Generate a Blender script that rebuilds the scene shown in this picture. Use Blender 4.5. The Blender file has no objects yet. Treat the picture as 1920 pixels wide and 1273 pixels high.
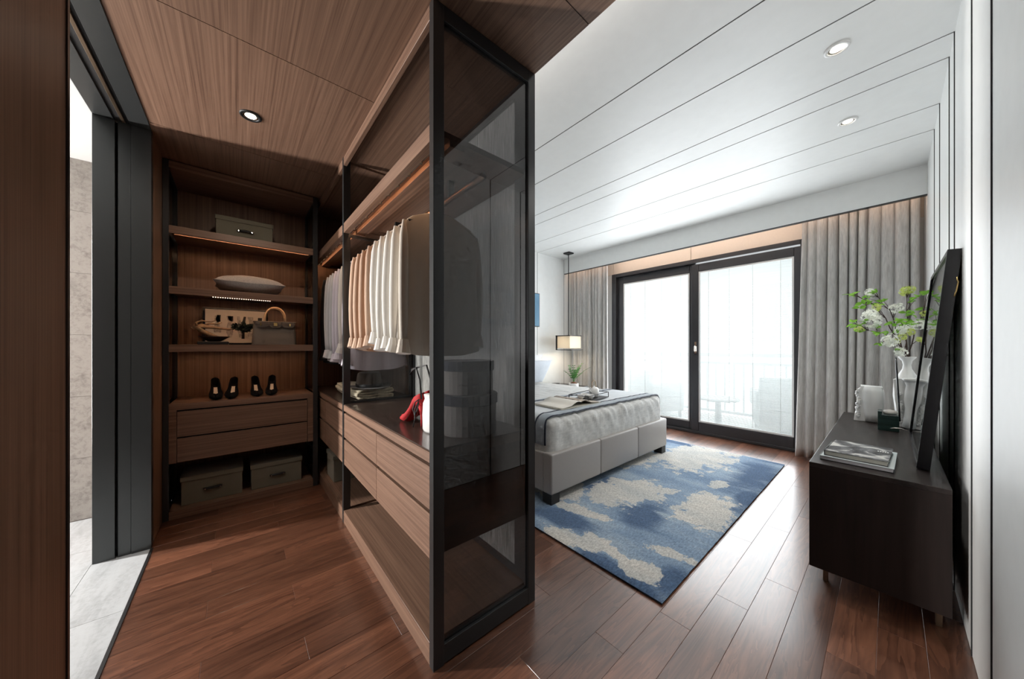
import bpy, bmesh, math, random
from mathutils import Vector, Matrix, noise
random.seed(11)
sc = bpy.context.scene
col = sc.collection
R = math.radians
PI = math.pi

# ------------------------------------------------------------------ camera
cd = bpy.data.cameras.new('camera')
cam = bpy.data.objects.new('camera', cd); col.objects.link(cam)
cam.location = (0, 0, 1.2)
cam.rotation_euler = (R(90), 0, R(49.54))
cd.sensor_width = 36.0
cd.lens = 604.0 / 1920.0 * 36.0
cd.shift_y = 12.5 / 1920.0
cd.clip_start = 0.02
sc.camera = cam

# ------------------------------------------------------------------ world, big lights, exposure
wd = bpy.data.worlds.new('World'); sc.world = wd
wd.use_nodes = True
bg = wd.node_tree.nodes['Background']
bg.inputs[0].default_value = (0.955, 0.985, 1.0, 1)
bg.inputs[1].default_value = 3.3

def area(name, loc, rot, sx, sy, power, color):
    l = bpy.data.lights.new(name, 'AREA'); l.shape = 'RECTANGLE'
    l.size = sx; l.size_y = sy; l.energy = power; l.color = color
    o = bpy.data.objects.new(name, l); col.objects.link(o)
    o.location = loc; o.rotation_euler = rot
    return o
# daylight through the sliding window, and through the bathroom's window
area('window_daylight', (-1.84, 4.775, 1.22), (R(-90), 0, 0), 2.3, 2.1, 68, (0.93, 0.97, 1.0))
area('bathroom_daylight', (-3.35, -2.60, 1.35), (R(90), 0, R(-45)), 0.14, 1.9, 245, (1.0, 0.96, 0.92))
area('bathroom_fill', (-2.2, -1.6, 2.44), (0, 0, 0), 0.9, 0.9, 12, (1.0, 0.97, 0.93))  # soft unseen light, added to lift the bathroom and the door jamb

sc.view_settings.view_transform = 'Standard'
sc.view_settings.look = 'None'
sc.view_settings.gamma = 1.0
sc.view_settings.use_curve_mapping = False
sc.view_settings.exposure = 0.0
try:
    sc.cycles.max_bounces = 9
    sc.cycles.diffuse_bounces = 5
    sc.cycles.glossy_bounces = 4
    sc.cycles.transparent_max_bounces = 16
    sc.cycles.use_adaptive_sampling = True
    sc.cycles.adaptive_threshold = 0.06
    sc.cycles.adaptive_min_samples = 12
    sc.cycles.caustics_reflective = False
    sc.cycles.caustics_refractive = False
    sc.cycles.sample_clamp_indirect = 6
except Exception:
    pass

# ------------------------------------------------------------------ materials
MATS = {}
def new_mat(name):
    m = bpy.data.materials.new(name); m.use_nodes = True
    nt = m.node_tree; b = nt.nodes['Principled BSDF']
    MATS[name] = m
    return m, nt, b
def N(nt, t, **kw):
    n = nt.nodes.new(t)
    for k, v in kw.items(): setattr(n, k, v)
    return n
def L(nt, a, b): nt.links.new(a, b)
def c4(c): return (c[0], c[1], c[2], 1)
def ramp(nt, fac, stops):
    r = N(nt, 'ShaderNodeValToRGB')
    el = r.color_ramp.elements
    while len(el) < len(stops): el.new(0.5)
    for e, (p, c) in zip(el, stops): e.position = p; e.color = c4(c)
    L(nt, fac, r.inputs[0]); return r.outputs[0]
def mathn(nt, op, a, b=None, clamp=False):
    n = N(nt, 'ShaderNodeMath', operation=op, use_clamp=clamp)
    for i, v in enumerate((a, b)):
        if v is None: continue
        if isinstance(v, (int, float)): n.inputs[i].default_value = v
        else: L(nt, v, n.inputs[i])
    return n.outputs[0]
def mixc(nt, fac, a, b, mode='MIX'):
    n = N(nt, 'ShaderNodeMix', data_type='RGBA', blend_type=mode)
    for i, v in ((0, fac), (6, a), (7, b)):
        if isinstance(v, (int, float)): n.inputs[i].default_value = v
        elif isinstance(v, tuple): n.inputs[i].default_value = c4(v)
        else: L(nt, v, n.inputs[i])
    return n.outputs[2]
def coords(nt, scale, rnd=0.0):
    tc = N(nt, 'ShaderNodeTexCoord'); v = tc.outputs['Object']
    if rnd:
        oi = N(nt, 'ShaderNodeObjectInfo')
        cx = N(nt, 'ShaderNodeCombineXYZ')
        a = mathn(nt, 'MULTIPLY', oi.outputs['Random'], rnd)
        for i in range(3): L(nt, a, cx.inputs[i])
        va = N(nt, 'ShaderNodeVectorMath', operation='ADD')
        L(nt, v, va.inputs[0]); L(nt, cx.outputs[0], va.inputs[1]); v = va.outputs[0]
    mp = N(nt, 'ShaderNodeMapping'); L(nt, v, mp.inputs[0]); mp.inputs[3].default_value = scale
    return mp.outputs[0]
def noiset(nt, vec, scale=1.0, detail=4, rough=0.55, dist=0.0):
    n = N(nt, 'ShaderNodeTexNoise'); L(nt, vec, n.inputs['Vector'])
    n.inputs['Scale'].default_value = scale; n.inputs['Detail'].default_value = detail
    n.inputs['Roughness'].default_value = rough; n.inputs['Distortion'].default_value = dist
    return n.outputs['Fac']
def bump(nt, b, h, strength=0.2, dist=0.002):
    n = N(nt, 'ShaderNodeBump'); n.inputs['Strength'].default_value = strength; n.inputs['Distance'].default_value = dist
    L(nt, h, n.inputs['Height']); L(nt, n.outputs[0], b.inputs['Normal'])

def plain(name, c, rough=0.5, metal=0.0, spec=0.5, coat=0.0, grain=0.0, gscale=60.0):
    m, nt, b = new_mat(name)
    v = coords(nt, (1, 1, 1))
    f = noiset(nt, v, gscale, 3)
    lo = tuple(x * (1 - grain) for x in c); hi = tuple(min(1, x * (1 + grain)) for x in c)
    L(nt, ramp(nt, f, [(0.3, lo), (0.7, hi)]), b.inputs['Base Color'])
    b.inputs['Roughness'].default_value = rough; b.inputs['Metallic'].default_value = metal
    b.inputs['Specular IOR Level'].default_value = spec; b.inputs['Coat Weight'].default_value = coat
    if grain: bump(nt, b, f, 0.12, 0.001)
    return m

def wood(name, axis, dark, light, rough=0.4, spec=0.4, coat=0.0, coat_r=0.1, vary=0.25, across=38.0, along=0.9, flame=0.0):
    m, nt, b = new_mat(name)
    s1 = [across] * 3; s1[axis] = along
    s2 = [across * 3.2] * 3; s2[axis] = along * 2.2
    f1 = noiset(nt, coords(nt, s1, 37.0), 1.0, 5, 0.6, 0.15)
    f2 = noiset(nt, coords(nt, s2, 53.0), 1.0, 3, 0.6)
    f = mathn(nt, 'ADD', mathn(nt, 'MULTIPLY', f1, 0.62), mathn(nt, 'MULTIPLY', f2, 0.38))
    if flame:
        s3 = [9.0] * 3; s3[axis] = 0.8
        f3 = noiset(nt, coords(nt, s3, 71.0), 1.0, 4, 0.55, 1.6)
        w = mathn(nt, 'FRACT', mathn(nt, 'MULTIPLY', f3, 9.0))
        f = mathn(nt, 'ADD', mathn(nt, 'MULTIPLY', f, 1 - flame), mathn(nt, 'MULTIPLY', mathn(nt, 'ADD', mathn(nt, 'MULTIPLY', w, 0.35), mathn(nt, 'MULTIPLY', f3, 0.65)), flame))
    mid = tuple((a + c) / 2 for a, c in zip(dark, light))
    c = ramp(nt, f, [(0.33, dark), (0.5, mid), (0.68, light)])
    oi = N(nt, 'ShaderNodeObjectInfo')
    hs = N(nt, 'ShaderNodeHueSaturation')
    L(nt, mathn(nt, 'ADD', mathn(nt, 'MULTIPLY', oi.outputs['Random'], vary), 1 - vary / 2), hs.inputs['Value'])
    L(nt, c, hs.inputs['Color']); L(nt, hs.outputs[0], b.inputs['Base Color'])
    b.inputs['Roughness'].default_value = rough; b.inputs['Specular IOR Level'].default_value = spec
    b.inputs['Coat Weight'].default_value = coat; b.inputs['Coat Roughness'].default_value = coat_r
    bump(nt, b, f, 0.10, 0.0015)
    return m

def glass(name, tint, ior=1.5, rough=0.0):
    m, nt, b = new_mat(name)
    out = nt.nodes['Material Output']; nt.nodes.remove(b)
    tr = N(nt, 'ShaderNodeBsdfTransparent'); tr.inputs[0].default_value = c4(tint)
    gl = N(nt, 'ShaderNodeBsdfGlossy'); gl.inputs['Roughness'].default_value = rough
    fr = N(nt, 'ShaderNodeFresnel'); fr.inputs[0].default_value = ior
    mx = N(nt, 'ShaderNodeMixShader')
    ge = N(nt, 'ShaderNodeNewGeometry')   # the far face of a pane adds no second mirror image
    L(nt, mathn(nt, 'MULTIPLY', fr.outputs[0], mathn(nt, 'SUBTRACT', 1.0, ge.outputs['Backfacing'])), mx.inputs[0]); L(nt, tr.outputs[0], mx.inputs[1]); L(nt, gl.outputs[0], mx.inputs[2])
    L(nt, mx.outputs[0], out.inputs[0])
    return m

def emit(name, c, s):
    m, nt, b = new_mat(name)
    b.inputs['Base Color'].default_value = c4(c)
    b.inputs['Emission Color'].default_value = c4(c); b.inputs['Emission Strength'].default_value = s
    return m

def fabric(name, lo, hi, scale=(300, 300, 300), rough=0.9, bmp=0.3, sheen=0.2, trans=0.0, second=None):
    m, nt, b = new_mat(name)
    f = noiset(nt, coords(nt, scale), 1.0, 4, 0.6)
    g = noiset(nt, coords(nt, second or (5, 5, 5)), 1.0, 4, 0.6)
    h = mathn(nt, 'ADD', mathn(nt, 'MULTIPLY', f, 0.55), mathn(nt, 'MULTIPLY', g, 0.45))
    L(nt, ramp(nt, h, [(0.32, lo), (0.68, hi)]), b.inputs['Base Color'])
    b.inputs['Roughness'].default_value = rough; b.inputs['Sheen Weight'].default_value = sheen
    b.inputs['Specular IOR Level'].default_value = 0.2
    bump(nt, b, f, bmp, 0.0015)
    return m

M = MATS
plain('white_panel', (0.85, 0.86, 0.85), 0.42, grain=0.015, gscale=14)
plain('groove', (0.012, 0.012, 0.013), 0.6)
plain('plaster_white', (0.82, 0.82, 0.80), 0.7, grain=0.01)
plain('bath_plaster', (0.58, 0.59, 0.59), 0.7, grain=0.01)
plain('beige_panel', (0.78, 0.70, 0.62), 0.5, grain=0.02)
wood('veneer_x', 0, (0.112, 0.060, 0.040), (0.285, 0.172, 0.117), 0.42, vary=0.10, along=0.9, across=85)
wood('veneer_y', 1, (0.112, 0.060, 0.040), (0.275, 0.163, 0.110), 0.42, vary=0.10, along=0.9, across=85)
wood('veneer_z', 2, (0.112, 0.060, 0.038), (0.27, 0.160, 0.105), 0.42, vary=0.10, along=0.9, across=85)
wood('floor_wood', 1, (0.052, 0.018, 0.010), (0.205, 0.086, 0.048), 0.32, 0.6, coat=1.0, coat_r=0.19, vary=0.6, across=26, along=1.3, flame=0.45)
plain('subfloor', (0.30, 0.20, 0.15), 0.8)
plain('counter_top', (0.060, 0.040, 0.032), 0.28, coat=0.25, grain=0.1, gscale=12)
plain('dark_metal', (0.050, 0.052, 0.054), 0.30, metal=0.55, spec=0.5)
plain('grey_metal', (0.085, 0.090, 0.091), 0.34, metal=0.7)
plain('window_metal', (0.055, 0.055, 0.060), 0.38, metal=0.3)
plain('spacer_white', (0.75, 0.76, 0.76), 0.5)
plain('bronze', (0.26, 0.19, 0.13), 0.32, metal=0.9)
plain('chrome', (0.75, 0.70, 0.64), 0.18, metal=1.0)
plain('copper_rod', (0.34, 0.20, 0.12), 0.25, metal=0.9)
plain('black', (0.008, 0.008, 0.009), 0.5)
plain('black_gloss', (0.010, 0.010, 0.012), 0.2)
glass('smoked_glass', (0.43, 0.43, 0.44), 1.78)
glass('clear_smoke', (0.93, 0.945, 0.955), 1.55)
glass('window_glass', (0.96, 0.98, 0.98), 1.45)
glass('pure_glass', (0.97, 0.985, 0.98), 1.5)
emit('led_warm', (1.0, 0.58, 0.32), 32.0)
emit('led_curtain', (1.0, 0.70, 0.52), 9.0)
emit('led_cove', (1.0, 0.92, 0.85), 18.0)
emit('led_dot', (1.0, 0.78, 0.58), 5.0)
emit('lamp_white', (1.0, 0.93, 0.82), 14.0)
fabric('curtain', (0.46, 0.45, 0.44), (0.76, 0.75, 0.73), (180, 180, 14), 0.85, 0.3, second=(28, 28, 5))
fabric('duvet', (0.42, 0.43, 0.43), (0.66, 0.66, 0.64), (90, 16, 60), 0.75, 0.35, second=(7, 22, 9))
fabric('runner_grey', (0.46, 0.49, 0.52), (0.58, 0.61, 0.63), (240, 240, 240))
fabric('runner_band', (0.26, 0.30, 0.34), (0.34, 0.38, 0.42), (240, 240, 240))
fabric('navy', (0.015, 0.02, 0.035), (0.03, 0.035, 0.055), (240, 240, 240))
fabric('pillow_blue', (0.50, 0.55, 0.62), (0.66, 0.70, 0.75), (120, 120, 120))
fabric('pillow_white', (0.70, 0.71, 0.73), (0.80, 0.81, 0.82), (120, 120, 120))
fabric('headboard_blue', (0.07, 0.09, 0.13), (0.12, 0.145, 0.19), (150, 150, 150))
fabric('cushion_grey', (0.24, 0.235, 0.23), (0.52, 0.51, 0.50), (420, 110, 420), second=(60, 500, 60))
fabric('box_linen', (0.165, 0.155, 0.115), (0.215, 0.20, 0.155), (400, 400, 400))
fabric('hatbox_grey', (0.22, 0.21, 0.20), (0.30, 0.29, 0.27), (300, 300, 300))
fabric('hatbox_lid', (0.045, 0.05, 0.065), (0.07, 0.08, 0.10), (300, 300, 300))
fabric('cream_quilt', (0.46, 0.38, 0.25), (0.76, 0.67, 0.50), (160, 160, 160), second=(20, 60, 20))
fabric('felt_brown', (0.045, 0.032, 0.024), (0.075, 0.055, 0.042), (300, 300, 300))
fabric('shirt_white', (0.70, 0.68, 0.64), (0.80, 0.78, 0.74), (500, 500, 500), bmp=0.05)
fabric('shirt_cream', (0.62, 0.57, 0.50), (0.72, 0.67, 0.60), (500, 500, 500), bmp=0.05)
fabric('shirt_peach', (0.50, 0.345, 0.25), (0.60, 0.43, 0.325), (500, 500, 500), bmp=0.05)
fabric('shirt_grey', (0.46, 0.46, 0.47), (0.56, 0.56, 0.57), (500, 500, 500), bmp=0.05)
fabric('shirt_lilac', (0.55, 0.50, 0.56), (0.66, 0.61, 0.67), (500, 500, 500), bmp=0.05)
fabric('shirt_black', (0.010, 0.010, 0.012), (0.018, 0.018, 0.02), (500, 500, 500), bmp=0.05)
fabric('shirt_charcoal', (0.075, 0.075, 0.08), (0.11, 0.11, 0.115), (500, 500, 500), bmp=0.05)
plain('bed_leather', (0.335, 0.315, 0.30), 0.42, grain=0.04, gscale=250)
plain('suede_black', (0.006, 0.006, 0.007), 0.9, spec=0.1)
plain('suede_red', (0.42, 0.006, 0.010), 0.75, grain=0.1, gscale=200)
plain('insole_tan', (0.50, 0.42, 0.33), 0.6, grain=0.05)
plain('bag_taupe', (0.125, 0.105, 0.085), 0.45, grain=0.06, gscale=300)
plain('bag_edge', (0.055, 0.045, 0.036), 0.5)
plain('bag_handle', (0.32, 0.22, 0.13), 0.4)
plain('gold', (0.80, 0.58, 0.24), 0.25, metal=1.0)
plain('ceramic_white', (0.80, 0.80, 0.79), 0.30, grain=0.01)
plain('plaster_block', (0.82, 0.82, 0.81), 0.6, grain=0.02, gscale=40)
plain('paper', (0.72, 0.69, 0.63), 0.8)
plain('paper_dark', (0.35, 0.30, 0.25), 0.7, grain=0.6, gscale=25)
plain('paper_grey', (0.45, 0.43, 0.41), 0.7, grain=0.4, gscale=60)
plain('page_edge', (0.50, 0.49, 0.43), 0.8, grain=0.1, gscale=500)
plain('page_edge_white', (0.62, 0.61, 0.63), 0.8)
plain('cover_silver', (0.52, 0.58, 0.59), 0.35)
plain('teal', (0.25, 0.55, 0.56), 0.5)
plain('driftwood', (0.24, 0.155, 0.085), 0.7, grain=0.4, gscale=30)
plain('bowl_brown', (0.030, 0.016, 0.011), 0.3)
plain('leaf_dark', (0.006, 0.014, 0.007), 0.6)
plain('leaf_fern', (0.05, 0.19, 0.03), 0.5, grain=0.35, gscale=30)
plain('twig', (0.055, 0.028, 0.020), 0.7, grain=0.3, gscale=80)
plain('moss', (0.14, 0.055, 0.025), 0.9, grain=0.4, gscale=120)
plain('stone_pale', (0.52, 0.49, 0.46), 0.7, grain=0.1)
plain('balcony_tile', (0.75, 0.75, 0.74), 0.6, grain=0.03)
plain('rail_grey', (0.80, 0.82, 0.83), 0.4)
plain('outdoor_wicker', (0.82, 0.83, 0.84), 0.8, grain=0.2, gscale=120)
wood('ebony', 1, (0.010, 0.0075, 0.007), (0.030, 0.022, 0.020), 0.36, 0.5, vary=0.1, across=30, along=1.4, flame=0.6)
wood('ebony_z', 2, (0.008, 0.0055, 0.005), (0.024, 0.015, 0.013), 0.45, 0.3, vary=0.1, across=20, along=1.2)

def stone(name, lo, hi, rough, stretch=(3, 9, 9), speck=0.5):
    m, nt, b = new_mat(name)
    f = noiset(nt, coords(nt, stretch, 23.0), 1.0, 8, 0.65, 0.6)
    g = noiset(nt, coords(nt, (45, 45, 45), 11.0), 1.0, 4, 0.7, 0.4)
    h = mathn(nt, 'ADD', mathn(nt, 'MULTIPLY', f, 1 - speck), mathn(nt, 'MULTIPLY', g, speck))
    L(nt, ramp(nt, h, [(0.30, lo), (0.52, hi), (0.75, tuple(min(1, x * 1.12) for x in hi))]), b.inputs['Base Color'])
    b.inputs['Roughness'].default_value = rough
    bump(nt, b, h, 0.1, 0.001)
stone('stone_wall', (0.18, 0.165, 0.15), (0.36, 0.34, 0.315), 0.5)
stone('stone_floor', (0.27, 0.28, 0.29), (0.43, 0.45, 0.465), 0.3, (2.5, 14, 14), 0.35)
stone('marble_green', (0.006, 0.016, 0.014), (0.020, 0.045, 0.040), 0.25, (5, 14, 40), 0.3)

def mesh_fabric():
    m, nt, b = new_mat('mesh_fabric')
    out = nt.nodes['Material Output']
    f = noiset(nt, coords(nt, (170, 170, 7)), 1.0, 3, 0.65)
    c = ramp(nt, f, [(0.35, (0.26, 0.26, 0.25)), (0.68, (0.74, 0.73, 0.69))])
    L(nt, c, b.inputs['Base Color']); b.inputs['Roughness'].default_value = 0.7
    tl = N(nt, 'ShaderNodeBsdfTranslucent'); L(nt, c, tl.inputs[0])
    m1 = N(nt, 'ShaderNodeMixShader'); m1.inputs[0].default_value = 0.5
    L(nt, b.outputs[0], m1.inputs[1]); L(nt, tl.outputs[0], m1.inputs[2])
    tr = N(nt, 'ShaderNodeBsdfTransparent')
    mx = N(nt, 'ShaderNodeMixShader')
    L(nt, ramp(nt, f, [(0.3, (0.45, 0.45, 0.45)), (0.7, (0.85, 0.85, 0.85))]), mx.inputs[0])
    L(nt, m1.outputs[0], mx.inputs[2]); L(nt, tr.outputs[0], mx.inputs[1])
    # fac 0 -> transparent weave gaps, fac 1 -> threads
    L(nt, mx.outputs[0], out.inputs[0])
mesh_fabric()

def shade_linen():
    m, nt, b = new_mat('shade_linen')
    out = nt.nodes['Material Output']
    f = noiset(nt, coords(nt, (300, 300, 300)), 1.0, 3)
    c = ramp(nt, f, [(0.3, (0.76, 0.71, 0.62)), (0.7, (0.88, 0.85, 0.78))])
    L(nt, c, b.inputs['Base Color'])
    tl = N(nt, 'ShaderNodeBsdfTranslucent'); L(nt, c, tl.inputs[0])
    mx = N(nt, 'ShaderNodeMixShader'); mx.inputs[0].default_value = 0.55
    L(nt, b.outputs[0], mx.inputs[1]); L(nt, tl.outputs[0], mx.inputs[2]); L(nt, mx.outputs[0], out.inputs[0])
shade_linen()

def blind_mat():
    m, nt, b = new_mat('blind_slat')
    out = nt.nodes['Material Output']
    f = noiset(nt, coords(nt, (3, 3, 90)), 1.0, 2)
    c = ramp(nt, f, [(0.3, (0.78, 0.80, 0.80)), (0.7, (0.86, 0.88, 0.88))])
    L(nt, c, b.inputs['Base Color'])
    tl = N(nt, 'ShaderNodeBsdfTranslucent'); L(nt, c, tl.inputs[0])
    mx = N(nt, 'ShaderNodeMixShader'); mx.inputs[0].default_value = 0.5
    L(nt, b.outputs[0], mx.inputs[1]); L(nt, tl.outputs[0], mx.inputs[2]); L(nt, mx.outputs[0], out.inputs[0])
blind_mat()

def thin(name, c, amt=0.5):
    m, nt, b = new_mat(name)
    out = nt.nodes['Material Output']
    f = noiset(nt, coords(nt, (40, 40, 40)), 1.0, 3)
    cc_ = ramp(nt, f, [(0.3, tuple(x * 0.85 for x in c)), (0.7, tuple(min(1, x * 1.1) for x in c))])
    L(nt, cc_, b.inputs['Base Color']); b.inputs['Roughness'].default_value = 0.6
    tl = N(nt, 'ShaderNodeBsdfTranslucent'); L(nt, cc_, tl.inputs[0])
    mx = N(nt, 'ShaderNodeMixShader'); mx.inputs[0].default_value = amt
    L(nt, b.outputs[0], mx.inputs[1]); L(nt, tl.outputs[0], mx.inputs[2]); L(nt, mx.outputs[0], out.inputs[0])
thin('petal_white', (0.88, 0.89, 0.83)); thin('petal_green', (0.62, 0.70, 0.22)); thin('leaf_green', (0.22, 0.45, 0.06))

def blob_field(nt, px, py, blobs):
    """smallest scaled distance to any of the ellipses (cx, cy, rx, ry, angle)"""
    best = None
    for cx, cy, rx, ry, an in blobs:
        ca, sa = math.cos(R(an)), math.sin(R(an))
        dx = mathn(nt, 'SUBTRACT', px, cx); dy = mathn(nt, 'SUBTRACT', py, cy)
        u = mathn(nt, 'ADD', mathn(nt, 'MULTIPLY', dx, ca / rx), mathn(nt, 'MULTIPLY', dy, sa / rx))
        v = mathn(nt, 'ADD', mathn(nt, 'MULTIPLY', dx, -sa / ry), mathn(nt, 'MULTIPLY', dy, ca / ry))
        d = mathn(nt, 'SQRT', mathn(nt, 'ADD', mathn(nt, 'MULTIPLY', u, u), mathn(nt, 'MULTIPLY', v, v)))
        best = d if best is None else mathn(nt, 'MINIMUM', best, d)
    return best

def rug_mat(ox, oy):
    m, nt, b = new_mat('rug_wool')
    tc = N(nt, 'ShaderNodeTexCoord')
    sp = N(nt, 'ShaderNodeSeparateXYZ'); L(nt, tc.outputs['Object'], sp.inputs[0])
    n1 = noiset(nt, coords(nt, (6.5, 6.5, 6.5)), 1.0, 9, 0.74, 0.3)
    n2 = noiset(nt, coords(nt, (1.8, 4.5, 4), 0), 1.0, 6, 0.6, 0.3)
    fine = noiset(nt, coords(nt, (120, 45, 120)), 1.0, 3, 0.7)
    px = mathn(nt, 'ADD', sp.outputs[0], ox); py = mathn(nt, 'ADD', sp.outputs[1], oy)
    beige = [(-1.40, 2.42, 0.20, 0.36, -25), (-1.37, 3.72, 0.28, 0.50, -12), (-0.86, 2.58, 0.15, 0.31, 5), (-1.33, 1.54, 0.15, 0.07, 8),
             (-1.155, 1.63, 0.075, 0.10, 0), (-1.43, 1.885, 0.22, 0.055, 10), (-0.87, 1.62, 0.11, 0.075, 12), (-0.80, 1.89, 0.12, 0.045, 10),
             (-1.78, 2.05, 0.2, 0.2, 0), (-1.00, 1.64, 0.12, 0.035, -15), (-1.72, 3.2, 0.10, 0.3, 0), (-0.95, 3.15, 0.05, 0.10, 0)]
    darkb = [(-1.45, 1.72, 0.26, 0.10, 15), (-0.95, 1.51, 0.30, 0.07, 0), (-0.80, 3.6, 0.18, 0.5, 0), (-1.12, 2.2, 0.13, 0.2, 0),
             (-0.72, 3.0, 0.08, 0.3, 0), (-0.72, 1.66, 0.07, 0.12, 0), (-1.62, 4.12, 0.3, 0.06, 0), (-1.62, 2.4, 0.06, 0.2, 0)]
    w = mathn(nt, 'MULTIPLY', mathn(nt, 'SUBTRACT', n1, 0.5), 3.6)
    db = mathn(nt, 'ADD', blob_field(nt, px, py, beige), w)
    dd = mathn(nt, 'ADD', blob_field(nt, px, py, darkb), mathn(nt, 'MULTIPLY', mathn(nt, 'SUBTRACT', n2, 0.5), 2.6))
    fb = ramp(nt, mathn(nt, 'MULTIPLY', db, 0.8), [(0.84, (1, 1, 1)), (0.90, (0, 0, 0))])
    fd = ramp(nt, mathn(nt, 'MULTIPLY', dd, 0.5), [(0.30, (1, 1, 1)), (0.62, (0, 0, 0))])
    blue = ramp(nt, n2, [(0.3, (0.15, 0.23, 0.345)), (0.5, (0.24, 0.33, 0.445)), (0.72, (0.38, 0.455, 0.52))])
    blue = mixc(nt, fd, blue, (0.080, 0.135, 0.235))
    bei = ramp(nt, n2, [(0.35, (0.46, 0.475, 0.47)), (0.65, (0.64, 0.61, 0.56))])
    c = mixc(nt, fb, blue, bei)
    c = mixc(nt, 1.0, c, ramp(nt, fine, [(0.25, (0.55, 0.55, 0.55)), (0.75, (1.25, 1.25, 1.25))]), 'MULTIPLY')
    L(nt, c, b.inputs['Base Color']); b.inputs['Roughness'].default_value = 1.0
    b.inputs['Specular IOR Level'].default_value = 0.05; b.inputs['Sheen Weight'].default_value = 0.15
    bump(nt, b, fine, 0.8, 0.006)

def art_blue():
    m, nt, b = new_mat('art_blue')
    f = noiset(nt, coords(nt, (3, 3, 2)), 1.0, 5)
    L(nt, ramp(nt, f, [(0.3, (0.10, 0.23, 0.36)), (0.7, (0.17, 0.34, 0.50))]), b.inputs['Base Color'])
    b.inputs['Roughness'].default_value = 0.6
art_blue()
def art_pale():
    m, nt, b = new_mat('art_pale')
    f = noiset(nt, coords(nt, (3, 1.2, 2.2)), 1.0, 5, 0.6, 0.8)
    L(nt, ramp(nt, f, [(0.3, (0.16, 0.24, 0.26)), (0.5, (0.42, 0.50, 0.50)), (0.7, (0.62, 0.66, 0.64))]), b.inputs['Base Color'])
    b.inputs['Roughness'].default_value = 0.12; b.inputs['Coat Weight'].default_value = 1.0; b.inputs['Coat Roughness'].default_value = 0.0
    b.inputs['Coat IOR'].default_value = 1.6
art_pale()
def cover_photo():
    m, nt, b = new_mat('cover_photo')
    f = noiset(nt, coords(nt, (9, 9, 9)), 1.0, 4, 0.5, 0.9)
    L(nt, ramp(nt, f, [(0.40, (0.045, 0.047, 0.052)), (0.53, (0.17, 0.175, 0.185)), (0.60, (0.60, 0.60, 0.58)), (0.75, (0.75, 0.74, 0.70))]), b.inputs['Base Color'])
    b.inputs['Roughness'].default_value = 0.25
cover_photo()

# ------------------------------------------------------------------ builders
WORLD = {}
def wloc(o): return WORLD.get(o.name, Vector((0, 0, 0)))
def thing(name, label, cat, loc, group=None, kind=None):
    o = bpy.data.objects.new(name, None); col.objects.link(o)
    o.empty_display_size = 0.05
    o.location = loc; WORLD[o.name] = Vector(loc)
    tag(o, label, cat, group, kind)
    return o
def tag(o, label=None, cat=None, group=None, kind=None):
    if label: o['label'] = label
    if cat: o['category'] = cat
    if group: o['group'] = group
    if kind: o['kind'] = kind
    return o

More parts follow.
